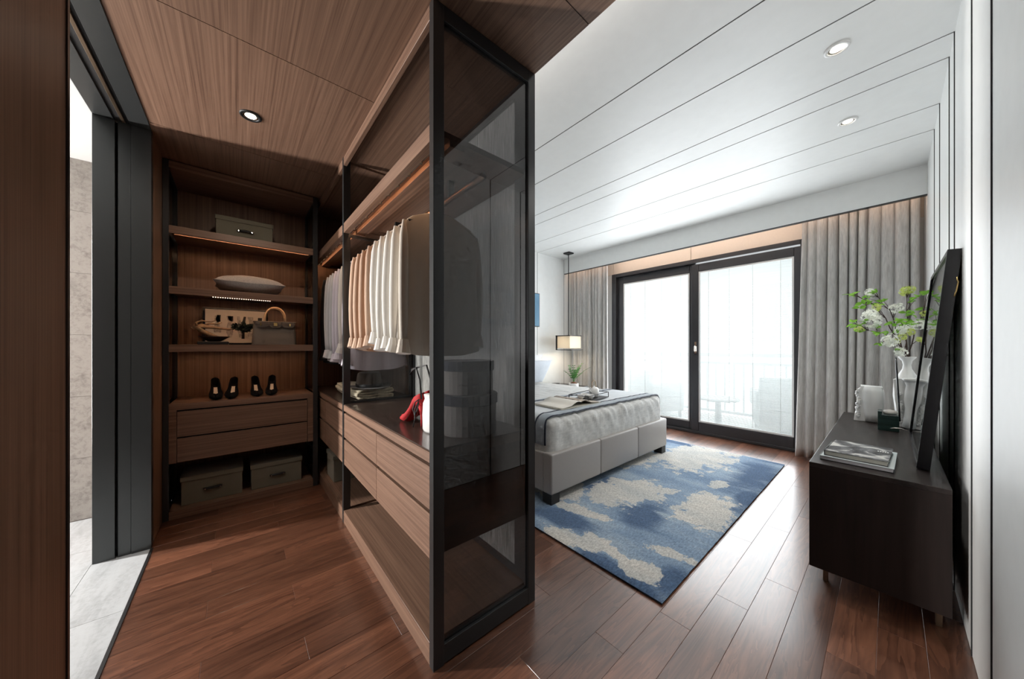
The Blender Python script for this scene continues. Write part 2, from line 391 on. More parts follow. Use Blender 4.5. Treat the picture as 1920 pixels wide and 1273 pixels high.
class MB:
    def __init__(s): s.v = []; s.f = []
    def add(s, vs, fs):
        k = len(s.v); s.v += [tuple(p) for p in vs]; s.f += [tuple(i + k for i in q) for q in fs]; return s
    def box(s, x0, x1, y0, y1, z0, z1):
        return s.add([(x0,y0,z0),(x1,y0,z0),(x1,y1,z0),(x0,y1,z0),(x0,y0,z1),(x1,y0,z1),(x1,y1,z1),(x0,y1,z1)],
                     [(0,3,2,1),(4,5,6,7),(0,1,5,4),(1,2,6,5),(2,3,7,6),(3,0,4,7)])
    def grid(s, fn, nu, nv, wu=False, wv=False):
        vs = [fn(i / (nu if wu else nu - 1), j / (nv if wv else nv - 1)) for i in range(nu) for j in range(nv)]
        fs = []
        for i in range(nu if wu else nu - 1):
            for j in range(nv if wv else nv - 1):
                a, b2 = i, (i + 1) % nu; c, d = j, (j + 1) % nv
                fs.append((a * nv + c, b2 * nv + c, b2 * nv + d, a * nv + d))
        return s.add(vs, fs)
    def lathe(s, prof, cx, cy, n=20, sx=1.0, sy=1.0, caps=True):
        vs = []; m = len(prof)
        for k in range(n):
            a = 2 * PI * k / n
            for r, z in prof: vs.append((cx + r * sx * math.cos(a), cy + r * sy * math.sin(a), z))
        fs = [(k * m + j, ((k + 1) % n) * m + j, ((k + 1) % n) * m + j + 1, k * m + j + 1) for k in range(n) for j in range(m - 1)]
        if caps:
            fs.append(tuple(k * m for k in reversed(range(n)))); fs.append(tuple(k * m + m - 1 for k in range(n)))
        return s.add(vs, fs)
    def tube(s, path, r, n=8, caps=True, flat=1.0):
        P_ = [Vector(p) for p in path]; vs = []; m = len(P_)
        rs = r if isinstance(r, (list, tuple)) else [r] * m
        up = None
        for i, p in enumerate(P_):
            t = (P_[min(i + 1, m - 1)] - P_[max(i - 1, 0)]).normalized()
            if up is None:
                up = Vector((0, 0, 1)) if abs(t.z) < 0.9 else Vector((1, 0, 0))
            a = t.cross(up)
            if a.length < 1e-4: a = t.cross(Vector((0, 1, 0)))
            a.normalize(); b2 = a.cross(t).normalized(); up = b2
            for k in range(n):
                an = 2 * PI * k / n
                vs.append(p + a * (rs[i] * math.cos(an)) + b2 * (rs[i] * flat * math.sin(an)))
        fs = [(i * n + k, i * n + (k + 1) % n, (i + 1) * n + (k + 1) % n, (i + 1) * n + k) for i in range(m - 1) for k in range(n)]
        if caps: fs.append(tuple(reversed(range(n)))); fs.append(tuple((m - 1) * n + k for k in range(n)))
        return s.add(vs, fs)
    def prism(s, pts, fn, a, b2):
        """polygon pts (u, v) swept between a and b2, fn(u, v, t) -> xyz"""
        n = len(pts)
        vs = [fn(u, v, a) for u, v in pts] + [fn(u, v, b2) for u, v in pts]
        fs = [tuple(range(n)), tuple(reversed(range(n, 2 * n)))] + [(i, i + n, (i + 1) % n + n, (i + 1) % n) for i in range(n)]
        return s.add(vs, fs)
    def move(s, Mx, k=0):
        s.v[k:] = [tuple(Mx @ Vector(p)) for p in s.v[k:]]; return s
    def build(s, name, mat, parent=None, origin=None, bevel=0.0, seg=1, smooth=False, solid=0.0, sub=0, kind=None):
        og = wloc(parent) if parent is not None else Vector(origin or (0, 0, 0))
        me = bpy.data.meshes.new(name)
        me.from_pydata([tuple(Vector(p) - og) for p in s.v], [], s.f)
        bm = bmesh.new(); bm.from_mesh(me)
        bmesh.ops.recalc_face_normals(bm, faces=bm.faces)
        if bevel:
            es = [e for e in bm.edges if len(e.link_faces) == 2 and e.calc_face_angle(0) > 0.5]
            bmesh.ops.bevel(bm, geom=es, offset=bevel, segments=seg, affect='EDGES', profile=0.6, clamp_overlap=True)
        bm.to_mesh(me); bm.free()
        if smooth:
            for p in me.polygons: p.use_smooth = True
        me.materials.append(M[mat])
        o = bpy.data.objects.new(name, me); col.objects.link(o)
        if parent is not None: o.parent = parent
        else: o.location = og
        WORLD[o.name] = og
        if solid:
            md = o.modifiers.new('solid', 'SOLIDIFY'); md.thickness = solid; md.offset = 0
        if sub:
            md = o.modifiers.new('sub', 'SUBSURF'); md.levels = sub; md.render_levels = sub
        if kind: o['kind'] = kind
        return o
def bx(x0, x1, y0, y1, z0, z1): return MB().box(min(x0,x1), max(x0,x1), min(y0,y1), max(y0,y1), min(z0,z1), max(z0,z1))
def struct(o): o['kind'] = 'structure'; return o
def TR(x, y, z, rz=0.0, rx=0.0, ry=0.0, s=1.0):
    return Matrix.Translation((x, y, z)) @ Matrix.Rotation(rz, 4, 'Z') @ Matrix.Rotation(ry, 4, 'Y') @ Matrix.Rotation(rx, 4, 'X') @ Matrix.Scale(s, 4)
def copy_tree(o, loc, label=None, parent=None):
    c = o.copy(); col.objects.link(c)
    if parent is None: c.location = loc
    else: c.parent = parent
    WORLD[c.name] = Vector(loc)
    if label: c['label'] = label
    for ch in o.children: copy_tree(ch, loc, None, c)
    return c

# ------------------------------------------------------------------ room numbers (metres; the camera stands at x = y = 0)
XR = 0.207       # right wall
XH = -3.77       # wall behind the bed's head
YW = 4.85        # window wall
ZB = 2.74        # bedroom ceiling
ZC = 2.485       # timber ceiling of the closet
YC = 1.07        # where the timber ceiling ends
YL = -0.39       # closet's left wall
GR = [1.786, 2.160, 2.673, 2.885, 3.390, 3.765]
G2 = 0.0042

# ---- timber floor
fl = struct(bx(-3.9, 1.4, YL, 5.1, -0.12, -0.019).build('floor', 'subfloor'))
PW, PL = 0.128, 0.935
plank_cache = {}
k = -23
while True:
    xa = -0.802 + PW * k
    if xa > 1.22: break
    y = 0.21 + 0.31 * (k % 3) - PL * 2
    while y < YW:
        y0, y1 = max(y, YL), min(y + PL, YW + 0.0)
        lim_lo = YL if xa > -3.8 else YL
        # planks hidden for good under units, behind the head wall or right wall are left out
        hid = (xa < -3.80) or (xa > XR and y0 > 1.25) or (xa + PW < -3.68 and y1 < 1.07)
        if y1 - y0 > 0.03 and not hid:
            key = (round(y1 - y0, 3))
            if key not in plank_cache:
                o = MB().box(-PW / 2, PW / 2, -(y1 - y0) / 2, (y1 - y0) / 2, -0.018, 0).build('plank', 'floor_wood', fl, bevel=0.0011)
                plank_cache[key] = o
            else:
                o = plank_cache[key].copy(); col.objects.link(o)
            o.location = (xa + PW / 2, (y0 + y1) / 2, 0)
        y += PL
    k += 1

# ---- panelled bedroom walls and ceiling: dark backing, white panels proud of it
wr = struct(bx(XR + 0.003, XR + 0.16, 1.20, 5.1, -0.02, 2.85).build('wall_right', 'groove'))
brk = [1.20] + GR + [YW]
for a, b in zip(brk[:-1], brk[1:]):
    bx(XR, XR + 0.004, a + (0 if a == 1.20 else G2), b - G2, 0.004, ZB).build('panel', 'white_panel', wr)
bx(XR - 0.001, XR + 0.16, 1.185, 1.20, 0.0, 2.85).build('panel', 'white_panel', wr)
for g in GR: bx(XR - 0.0032, XR + 0.003, g - 0.003, g + 0.003, 0.004, ZB - 0.0005).build('inlay_strip', 'groove', wr)
wh = struct(bx(XH - 0.16, XH - 0.003, YC, 5.1, -0.02, 2.85).build('wall_head', 'groove'))
brk = [YC] + GR + [4.435, YW]
for a, b in zip(brk[:-1], brk[1:]):
    bx(XH - 0.004, XH, a + G2, b - G2, 0.004, ZB).build('panel', 'white_panel', wh)
cb = struct(bx(XH - 0.1, XR + 0.1, 0.70, 5.1, ZB + 0.003, ZB + 0.09).build('ceiling_bedroom', 'groove'))
brk = [0.70] + GR + [YW]
for a, b in zip(brk[:-1], brk[1:]):
    bx(XH, XR, a + G2, b - G2, ZB, ZB + 0.004).build('panel', 'white_panel', cb)
struct(bx(XH, 1.3, 0.66, 0.70, ZC + 0.04, ZB + 0.09).build('wall_cove', 'plaster_white'))
led = struct(bx(-3.2, XR, 0.99, 1.02, ZC + 0.037, ZC + 0.048).build('trim_1', 'led_cove'))

# ---- window wall
WX0, WX1, WZ = -3.04, -0.60, 2.40
ww = struct(bx(XH - 0.1, WX0, YW, YW + 0.22, -0.02, 2.85).build('wall_window', 'plaster_white'))
bx(WX1, XR + 0.1, YW, YW + 0.22, -0.02, 2.85).build('wall_piece', 'plaster_white', ww)
bx(WX0, WX1, YW, YW + 0.22, WZ, 2.85).build('lintel', 'groove', ww)
for a, b in ((-3.77, -3.03), (-3.024, -1.812), (-1.806, -0.64), (-0.634, XR)):
    bx(a, b, YW - 0.012, YW + 0.001, WZ + 0.002, ZB).build('panel', 'beige_panel', ww, bevel=0.001)
bx(WX0 - 0.03, WX0 - 0.001, YW - 0.012, YW + 0.001, 0.004, WZ).build('panel', 'plaster_white', ww)
# curtain pelmet with a warm strip light inside
pel = struct(bx(XH, XR, 4.435, 4.455, 2.487, ZB).build('trim_2', 'white_panel'))
bx(XH, XR, 4.433, 4.470, 2.478, 2.487).build('edge_strip', 'dark_metal', pel)
bx(XH + 0.03, XR - 0.03, 4.47, 4.485, 2.675, 2.690).build('light_strip', 'led_curtain', pel)

# ---- sliding window
win = thing('window_1', 'dark grey sliding balcony window with white blinds between its panes', 'window', (-1.82, YW, 0), kind='structure')
def frame4(x0, x1, z0, z1, y0, y1, wl, wr_, wb, wt):
    m = MB()
    m.box(x0, x0 + wl, y0, y1, z0, z1); m.box(x1 - wr_, x1, y0, y1, z0, z1)
    m.box(x0 + wl, x1 - wr_, y0, y1, z0, z0 + wb); m.box(x0 + wl, x1 - wr_, y0, y1, z1 - wt, z1)
    return m
frame4(WX0, WX1, 0.0, WZ, 4.80, 4.95, 0.075, 0.05, 0.035, 0.055).build('outer_frame', 'window_metal', win, bevel=0.004)
def sash(x0, x1, y0, gx0, gx1, gz0, gz1, z0, z1):
    s = frame4(x0, x1, z0, z1, y0, y0 + 0.045, gx0 - x0, x1 - gx1, gz0 - z0, z1 - gz1).build('sash', 'window_metal', win, bevel=0.004)
    ym = y0 + 0.022
    frame4(gx0, gx1, gz0, gz1, y0 + 0.008, y0 + 0.038, 0.018, 0.018, 0.018, 0.02).build('spacer', 'spacer_white', s)
    for yp in (y0 + 0.010, y0 + 0.036):
        MB().add([(gx0, yp, gz0), (gx1, yp, gz0), (gx1, yp, gz1), (gx0, yp, gz1)], [(0, 1, 2, 3)]).build('pane', 'window_glass', s)
    mb = MB(); z = gz0 + 0.03
    while z < gz1 - 0.025:
        a, b = gx0 + 0.02, gx1 - 0.02; dy, dz = 0.0050, 0.0054   # tilted slat, inner edge higher
        mb.add([(a, ym - dy, z + dz), (b, ym - dy, z + dz), (b, ym + dy, z - dz), (a, ym + dy, z - dz)], [(0, 1, 2, 3)]); z += 0.0125
    mb.build('blind_slats', 'blind_slat', s, kind='stuff')
    w = gx1 - gx0
    for t in (0.12, 0.36, 0.61, 0.88):
        bx(gx0 + w * t - 0.0016, gx0 + w * t + 0.0016, ym - 0.009, ym - 0.0075, gz0 + 0.02, gz1 - 0.02).build('blind_cord', 'spacer_white', s)
    return s
sash(-2.965, -1.765, 4.865, -2.865, -1.840, 0.138, 2.235, 0.035, 2.345)
s2 = sash(-1.790, -0.635, 4.805, -1.700, -0.705, 0.162, 2.222, 0.035, 2.325)
hd = MB(); hd.box(-1.748, -1.722, 4.797, 4.806, 1.10, 1.26); hd.tube([(-1.735, 4.797, 1.20), (-1.735, 4.765, 1.20), (-1.735, 4.76, 1.13)], 0.007, 8)
hd.build('handle', 'chrome', s2)

# ---- balcony
struct(bx(-5.5, 2.0, 5.07, 6.6, -0.10, -0.02).build('floor_balcony', 'balcony_tile'))
rl = thing('balcony_railing', 'pale grey metal balcony railing with upright bars behind the window', 'railing', (-1.8, 6.35, -0.02))
for z0, z1 in ((1.02, 1.08), (0.90, 0.93), (0.06, 0.10)):
    bx(-5.4, 1.9, 6.32, 6.38, z0, z1).build('rail', 'rail_grey', rl)
x = -5.35
while x < 1.9:
    bx(x, x + 0.022, 6.34, 6.362, 0.08, 0.92).build('bar', 'rail_grey', rl); x += 0.135
def armchair(cx, cy, rz, label):
    t = thing('balcony_armchair', label, 'armchair', (cx, cy, -0.02), 'balcony seats')
    Mx = TR(cx, cy, -0.02, R(rz))
    def P(m, nm, mt, bv=0.03): m.move(Mx).build(nm, mt, t, bevel=bv, seg=2, smooth=False)
    P(bx(-0.33, 0.33, -0.33, 0.33, 0.10, 0.36), 'base', 'outdoor_wicker')
    P(bx(-0.25, 0.25, -0.33, 0.24, 0.36, 0.46), 'seat_cushion', 'pillow_white')
    P(bx(-0.33, 0.33, 0.25, 0.36, 0.36, 0.80), 'backrest', 'outdoor_wicker')
    for sx in (-1, 1): P(bx(sx * 0.26, sx * 0.36, -0.33, 0.30, 0.36, 0.60), 'armrest', 'outdoor_wicker')
    for sx in (-1, 1):
        for sy in (-1, 1): P(bx(sx * 0.28 - 0.02, sx * 0.28 + 0.02, sy * 0.28 - 0.02, sy * 0.28 + 0.02, 0, 0.10), 'leg', 'rail_grey', 0.004)
armchair(-2.75, 5.75, 150, 'pale wicker armchair on the balcony behind the left window pane')
armchair(-0.95, 5.80, 200, 'pale wicker armchair on the balcony behind the right window pane')
tb = thing('balcony_table', 'low round pale table on the balcony between the armchairs', 'table', (-1.75, 5.75, -0.02))
MB().lathe([(0.28, 0.36), (0.29, 0.375), (0.28, 0.39)], -1.75, 5.75, 24).build('table_top', 'pillow_white', tb)
MB().lathe([(0.16, -0.02), (0.05, 0.0), (0.04, 0.36)], -1.75, 5.75, 16).build('pedestal', 'rail_grey', tb)

# ---- closet: timber ceiling, left wall, door opening to the bathroom
cc = struct(bx(-3.75, 1.3, YL - 0.2, YC, ZC + 0.003, ZC + 0.036).build('ceiling_closet', 'groove'))
xs = [-3.70, -2.754, -1.766, -0.780, 0.205, 1.25]
for a, b in zip(xs[:-1], xs[1:]):
    lo = YL if b < -0.7 else -1.2
    bx(a + 0.0018, b - 0.0018, lo, YC, ZC, ZC + 0.004).build('panel', 'veneer_x', cc)
wl = struct(bx(-1.597, -0.70, YL - 0.2, YL, 0, ZC).build('wall_left', 'veneer_z'))
bx(-1.613, -1.597, YL - 0.20, YL + 0.004, 0, ZC).build('edge_strip', 'dark_metal', wl)
struct(bx(-3.75, -2.895, YL - 0.06, YL, 0, ZC).build('wall_closet', 'veneer_z'))
struct(bx(-3.75, -3.668, YL, YC, 0, ZC).build('wall_closet_end', 'veneer_z'))
# vestibule behind and beside the camera
struct(bx(1.20, 1.30, -1.3, 1.35, 0, ZC).build('wall_entry_side', 'veneer_z'))
struct(bx(-0.80, 1.30, -1.30, -1.20, 0, ZC).build('wall_entry', 'veneer_z'))
struct(bx(-0.80, -0.70, -1.30, YL - 0.2, 0, ZC).build('wall_entry_return', 'veneer_z'))
struct(bx(XR + 0.16, 1.30, 1.20, 1.35, 0, 2.85).build('wall_entry_end', 'white_panel'))
struct(bx(-0.75, 1.25, -1.25, YL, -0.1, 0.0).build('floor_entry', 'floor_wood'))
struct(bx(XR, 1.3, 0.66, 1.3, ZB, ZB + 0.09).build('ceiling_entry', 'plaster_white'))

dr = thing('door_1', 'dark metal pocket door frame of the bathroom opening', 'door', (-2.84, -0.5, 0), kind='structure')
XJ = -2.84
bx(XJ - 0.055, XJ, -0.607, -0.526, 0, ZC - 0.004).build('jamb', 'grey_metal', dr, bevel=0.001)
bx(XJ - 0.055, XJ - 0.035, -0.527, -0.516, 0, ZC - 0.004).build('slot', 'black', dr)
bx(XJ - 0.055, XJ - 0.004, -0.516, -0.467, 0.0, ZC - 0.004).build('jamb', 'grey_metal', dr, bevel=0.001)
bx(XJ - 0.055, XJ, -0.466, YL + 0.003, 0, ZC - 0.004).build('jamb', 'grey_metal', dr, bevel=0.001)
bx(XJ, -1.613, -0.607, -0.530, ZC - 0.006, ZC + 0.05).build('header', 'grey_metal', dr, bevel=0.001)
bx(XJ, -1.613, -0.530, -0.500, ZC + 0.01, ZC + 0.05).build('slot', 'black', dr)
bx(XJ, -1.613, -0.500, -0.486, ZC - 0.010, ZC + 0.05).build('track', 'bronze', dr, bevel=0.001)
bx(XJ, -1.613, -0.486, -0.470, ZC + 0.01, ZC + 0.05).build('slot', 'black', dr)
bx(XJ, -1.613, -0.470, YL + 0.003, ZC - 0.006, ZC + 0.05).build('header', 'grey_metal', dr, bevel=0.001)
bx(XJ, -1.613, YL - 0.001, YL + 0.011, 0.0, 0.003).build('threshold', 'black', dr)

fb = struct(bx(-3.7, -0.80, -3.0, YL, -0.12, -0.012).build('floor_bathroom', 'subfloor'))
tx = [-3.62, -3.055, -2.26, -1.465, -0.80]; ty = [-3.0, -2.19, -1.395, -0.61, YL]
for a, b in zip(tx[:-1], tx[1:]):
    for c, d in zip(ty[:-1], ty[1:]):
        bx(a + 0.001, b - 0.001, c + 0.001, d - 0.001, -0.012, 0.0).build('tile', 'stone_floor', fb)
wb = struct(bx(-3.72, -3.632, -3.0, YL - 0.06, 0, ZC).build('wall_bathroom', 'stone_wall'))
r = 0; z = 0.003
while z < ZC:
    z1 = min(z + 0.425, ZC); yy = -3.0 + (0.3 if r % 2 else 0.0) - 0.9
    while yy < YL - 0.06:
        a, b = max(yy, -3.0), min(yy + 0.9, YL - 0.06)
        if b - a > 0.02: bx(-3.633, -3.62, a + 0.0008, b - 0.0008, z + 0.0008, z1 - 0.0008).build('tile', 'stone_wall', wb)
        yy += 0.9
    z = z1; r += 1
struct(bx(-3.7, -0.8, -3.1, -3.0, 0, ZC).build('wall_bathroom_far', 'ebony_z'))
struct(bx(-0.9, -0.8, -3.0, YL - 0.2, 0, ZC).build('wall_bathroom_side', 'ebony_z'))
struct(bx(-3.7, -0.8, -3.0, -0.61, ZC, ZC + 0.05).build('ceiling_bathroom', 'bath_plaster'))

# ------------------------------------------------------------------ open shelving at the closet's end
XF = -3.21; XB = -3.650
su = thing('shelving_unit', 'walnut open shelving unit with two drawers at the end of the closet', 'shelving', (-3.43, 0.07, 0))
for y0, y1 in ((-0.388, -0.358), (0.495, 0.530)):
    bx(XF - 0.035, XF, y0, y1, 0, ZC - 0.004).build('post', 'dark_metal', su, bevel=0.001)
    bx(XB, XB + 0.03, y0, y1, 0, ZC - 0.004).build('post', 'dark_metal', su, bevel=0.001)
    bx(XB + 0.03, XF - 0.035, y0 + 0.010, y0 + 0.016, 0.06, ZC - 0.03).build('side_glass', 'smoked_glass', su)
    for zz in (2.425, 0.30): bx(XB + 0.03, XF - 0.035, y0, y1, zz, zz + 0.03).build('side_rail', 'dark_metal', su)
bx(XB - 0.012, XB, -0.388, 0.530, 0.0, ZC - 0.002).build('back_panel', 'veneer_z', su)
SY0, SY1 = -0.358, 0.495
bx(XB, XF, SY0, SY1, 2.430, 2.478).build('top_panel', 'veneer_y', su, bevel=0.001)
for zt in (2.033, 1.615, 1.212):
    m = MB(); m.box(XF - 0.022, XF, SY0, SY1, zt - 0.052, zt); m.box(XB, XF - 0.022, SY0, SY1, zt - 0.028, zt)
    m.box(XF - 0.075, XF - 0.062, SY0 + 0.02, SY1 - 0.02, zt - 0.046, zt - 0.028)
    sh = m.build('shelf', 'veneer_y', su, bevel=0.0008)
    bx(XF - 0.030, XF - 0.024, SY0 + 0.02, SY1 - 0.02, zt - 0.044, zt - 0.038).build('light_strip', 'led_warm', sh)
    if abs(zt - 1.615) < 0.01:
        m = MB()
        for i in range(26):
            yy = -0.135 + 0.335 * i / 25
            m.box(XF - 0.0215, XF - 0.0165, yy - 0.0025, yy + 0.0025, zt - 0.0555, zt - 0.0522)
        m.build('led_points', 'led_dot', sh, kind='stuff')
m = MB(); m.box(XB, XF, SY0, SY1, 0.755, 0.797); m.box(XB, XF, SY0, -0.321, 0.388, 0.755); m.box(XB, XF, 0.455, SY1, 0.388, 0.755)
m.build('cabinet', 'veneer_y', su, bevel=0.0008)
bx(XB, XF - 0.03, -0.321, 0.455, 0.392, 0.755).build('cabinet_core', 'black', su)
bx(XF - 0.028, XF - 0.003, -0.318, 0.452, 0.566, 0.744).build('drawer', 'veneer_y', su, bevel=0.001)
bx(XF - 0.028, XF - 0.003, -0.318, 0.452, 0.390, 0.556).build('drawer', 'veneer_y', su, bevel=0.001)
bx(XB, XF, SY0, SY1, 0.0, 0.058).build('plinth', 'veneer_y', su, bevel=0.001)

# ------------------------------------------------------------------ hanging wardrobes
YF, YB = 0.55, 1.065
def wardrobe(x0, x1, label, back_fabric):
    w = thing('wardrobe', label, 'wardrobe', ((x0 + x1) / 2, (YF + YB) / 2, 0), 'hanging wardrobes')
    # top panel and its front trim
    bx(x0, x1, YF, YB, ZC - 0.020, ZC - 0.002).build('top_panel', 'veneer_x', w)
    bx(x0, x1, YF, YF + 0.02, ZC - 0.058, ZC - 0.020).build('top_trim', 'veneer_x', w, bevel=0.001)
    # light shelf
    m = MB(); m.box(x0, x1, YF, YF + 0.035, 1.970, 2.035); m.box(x0, x1, YF + 0.035, YB - 0.004, 2.010, 2.035)
    sh = m.build('light_shelf', 'veneer_x', w, bevel=0.001)
    bx(x0, x1, YF + 0.085, YF + 0.150, 1.985, 2.010).build('batten', 'veneer_x', sh, bevel=0.001)
    bx(x0, x1, YF + 0.036, YF + 0.062, 1.998, 2.010).build('light_track', 'black_gloss', sh)
    bx(x0 + 0.01, x1 - 0.01, YF + 0.0355, YF + 0.0395, 1.982, 1.988).build('light_strip', 'led_warm', sh)
    n = max(2, int((x1 - x0) / 0.12))
    for i in range(n):
        xx = x0 + (x1 - x0) * (i + 0.5) / n
        MB().lathe([(0.010, 1.986), (0.011, 1.992), (0.011, 2.0)], xx, YF + 0.05, 10).build('spot_head', 'dark_metal', sh)
    # rod on its hangers
    MB().tube([(x0, 0.80, 1.925), (x1, 0.80, 1.925)], 0.011, 10, flat=1.6).build('rod', 'copper_rod', w, smooth=True)
    for t in (0.24, 0.78):
        xx = x0 + (x1 - x0) * t
        bx(xx - 0.010, xx + 0.010, 0.785, 0.815, 1.93, 2.010).build('rod_bracket', 'dark_metal', w)
    # worktop, drawers, base shelf
    bx(x0, x1, YF + 0.004, YB, 0.800, 0.806).build('worktop', 'counter_top', w)
    bx(x0, x1, YF, YB, 0.760, 0.800).build('worktop_edge', 'veneer_x', w, bevel=0.001)
    bx(x0 + 0.004, x1 - 0.004, YF + 0.026, YB, 0.400, 0.760).build('carcass', 'black', w)
    xm = x0 + (x1 - x0) * 0.52
    for a, b in ((x0 + 0.002, xm - 0.002), (xm + 0.002, x1 - 0.002)):
        bx(a, b, YF + 0.002, YF + 0.026, 0.582, 0.745).build('drawer', 'veneer_x', w, bevel=0.001)
        bx(a, b, YF + 0.002, YF + 0.026, 0.397, 0.566).build('drawer', 'veneer_x', w, bevel=0.001)
    bx(x0, x1, YF, YB, 0.0, 0.085).build('base_shelf', 'veneer_x', w, bevel=0.001)
    if back_fabric:
        for xa, xb in ((x0, x1),):
            frame4(xa, xb, 0.085, ZC - 0.02, YB - 0.03, YB, 0.02, 0.075, 0.03, 0.05).build('back_frame', 'dark_metal', w)
            bx(xa + 0.02, xb - 0.075, YB - 0.016, YB - 0.014, 0.115, ZC - 0.07).build('back_mesh', 'mesh_fabric', w)
    else:
        bx(x0, x1, YB - 0.012, YB, 0.0, ZC - 0.02).build('back_panel', 'veneer_z', w)
    return w
w1 = wardrobe(-2.405, -1.120, 'walnut hanging wardrobe nearest the camera, behind a tall smoked glass end panel', True)
w2 = wardrobe(-3.640, -2.435, 'walnut hanging wardrobe in the far corner beside the open shelving', False)
# smoked glass end panel
for y0, y1 in ((0.548, 0.592), (1.026, 1.070)):
    bx(-1.120, -1.087, y0, y1, 0.0, ZC - 0.002).build('end_post', 'dark_metal', w1, bevel=0.001)
bx(-1.120, -1.087, 0.592, 1.026, 0.006, 0.078).build('end_rail', 'dark_metal', w1, bevel=0.001)
bx(-1.120, -1.087, 0.592, 1.026, ZC - 0.060, ZC - 0.002).build('end_rail', 'dark_metal', w1, bevel=0.001)
bx(-1.104, -1.098, 0.592, 1.026, 0.078, ZC - 0.060).build('end_glass', 'smoked_glass', w1)
# glazed partition between the two wardrobes
for y0, y1 in ((0.548, 0.592), (1.020, 1.065)):
    bx(-2.435, -2.405, y0, y1, 0.0, ZC - 0.002).build('partition_post', 'dark_metal', w1, bevel=0.001)
bx(-2.432, -2.408, 0.592, 1.020, 0.806, 0.822).build('partition_rail', 'dark_metal', w1)
bx(-2.432, -2.408, 0.592, 1.020, 1.955, 1.970).build('partition_rail', 'dark_metal', w1)
bx(-2.423, -2.417, 0.592, 1.020, 0.822, 1.955).build('partition_glass', 'clear_smoke', w1)

# ------------------------------------------------------------------ garments on hangers
def hanger(x, label, yaw=0.0):
    h = thing('clothes_hanger', label, 'hanger', (x, 0.80, 1.92), 'clothes hangers on the rails')
    pts = [(x, 0.80 + 0.019 * math.sin(a), 1.922 + 0.019 * math.cos(a)) for a in [R(q) for q in range(-70, 181, 25)]]
    pts = pts + [(x, 0.80, 1.885), (x, 0.80, 1.858)]
    MB().tube(pts, 0.0022, 6).build('hook', 'chrome', h, smooth=True)
    m = MB()
    m.tube([(x, 0.615, 1.792), (x, 0.68, 1.825), (x, 0.76, 1.848), (x, 0.80, 1.856), (x, 0.84, 1.848), (x, 0.92, 1.825), (x, 0.985, 1.792)],
           [0.009, 0.010, 0.010, 0.010, 0.010, 0.010, 0.009], 8)
    m.build('arms', 'black', h, smooth=True)
    return h
def garment(x, mat, hem, label, seed, cuff=True, wide=0.0, thick=0.030):
    g = thing('hanging_shirt', label, 'shirt', (x, 0.80, hem), 'shirts on the wardrobe rails')
    rnd = random.Random(seed); ph = rnd.uniform(0, 6); k1 = rnd.uniform(16, 26)
    prof = [(1.868, 0.042), (1.862, 0.060), (1.845, 0.110), (1.822, 0.165), (1.800, 0.192), (1.770, 0.200), (1.70, 0.197)]
    zz = 1.62
    while zz > hem + 0.02: prof.append((zz, 0.194 + 0.02 * (1.7 - zz) + wide * (1.7 - zz))); zz -= 0.09
    prof.append((hem, 0.194 + 0.02 * (1.7 - hem) + wide * (1.7 - hem)))
    nz = len(prof); na = 44
    def fn(u, v):
        i = min(int(round(u * (nz - 1))), nz - 1); z, hw = prof[i]
        a = 2 * PI * v; cy = math.cos(a); sy = math.sin(a)
        d = min(1.0, max(0.0, (1.86 - z) / 0.5))
        t = 0.012 + (thick - 0.012) * d
        sgn = 1 if sy >= 0 else -1
        xx = sgn * abs(sy) ** 0.6 * t
        xx += d * 0.010 * math.sin(k1 * hw * cy + ph + 2.2 * z) * abs(sy)
        xx += d * 0.006 * math.sin(2.3 * k1 * hw * cy + 2 * ph)
        dz = 0.025 * (abs(cy) ** 3) * (1 if i == nz - 1 else 0)
        return (x + xx, 0.80 + hw * cy, z + dz)
    MB().grid(fn, nz, na, False, True).build('body', mat, g, smooth=True)
    for s in (-1, 1):
        y0 = 0.80 + s * 0.187
        lean = rnd.uniform(-0.012, 0.012)
        n = 9; path = []; rad = []
        zc = hem + rnd.uniform(0.02, 0.06)
        for i in range(n):
            t = i / (n - 1)
            path.append((x + lean * t + 0.006 * math.sin(5 * t + ph), y0 + s * (0.014 + 0.012 * math.sin(2.5 * t)), 1.795 + (zc + 0.05 - 1.795) * t))
            rad.append(0.019 + 0.004 * math.sin(PI * t))
        rad[0] = 0.010
        sl = MB().tube(path, rad, 12, flat=0.75).build('sleeve', mat, g, smooth=True)
        if cuff:
            q = path[-1]
            MB().tube([(q[0], q[1], q[2] + 0.012), (q[0], q[1], q[2] - 0.02), (q[0] + lean, q[1] - 0.004, q[2] - 0.055)],
                      [0.024, 0.030, 0.036], 12, flat=0.8).build('cuff', mat, sl, smooth=False)
    return g
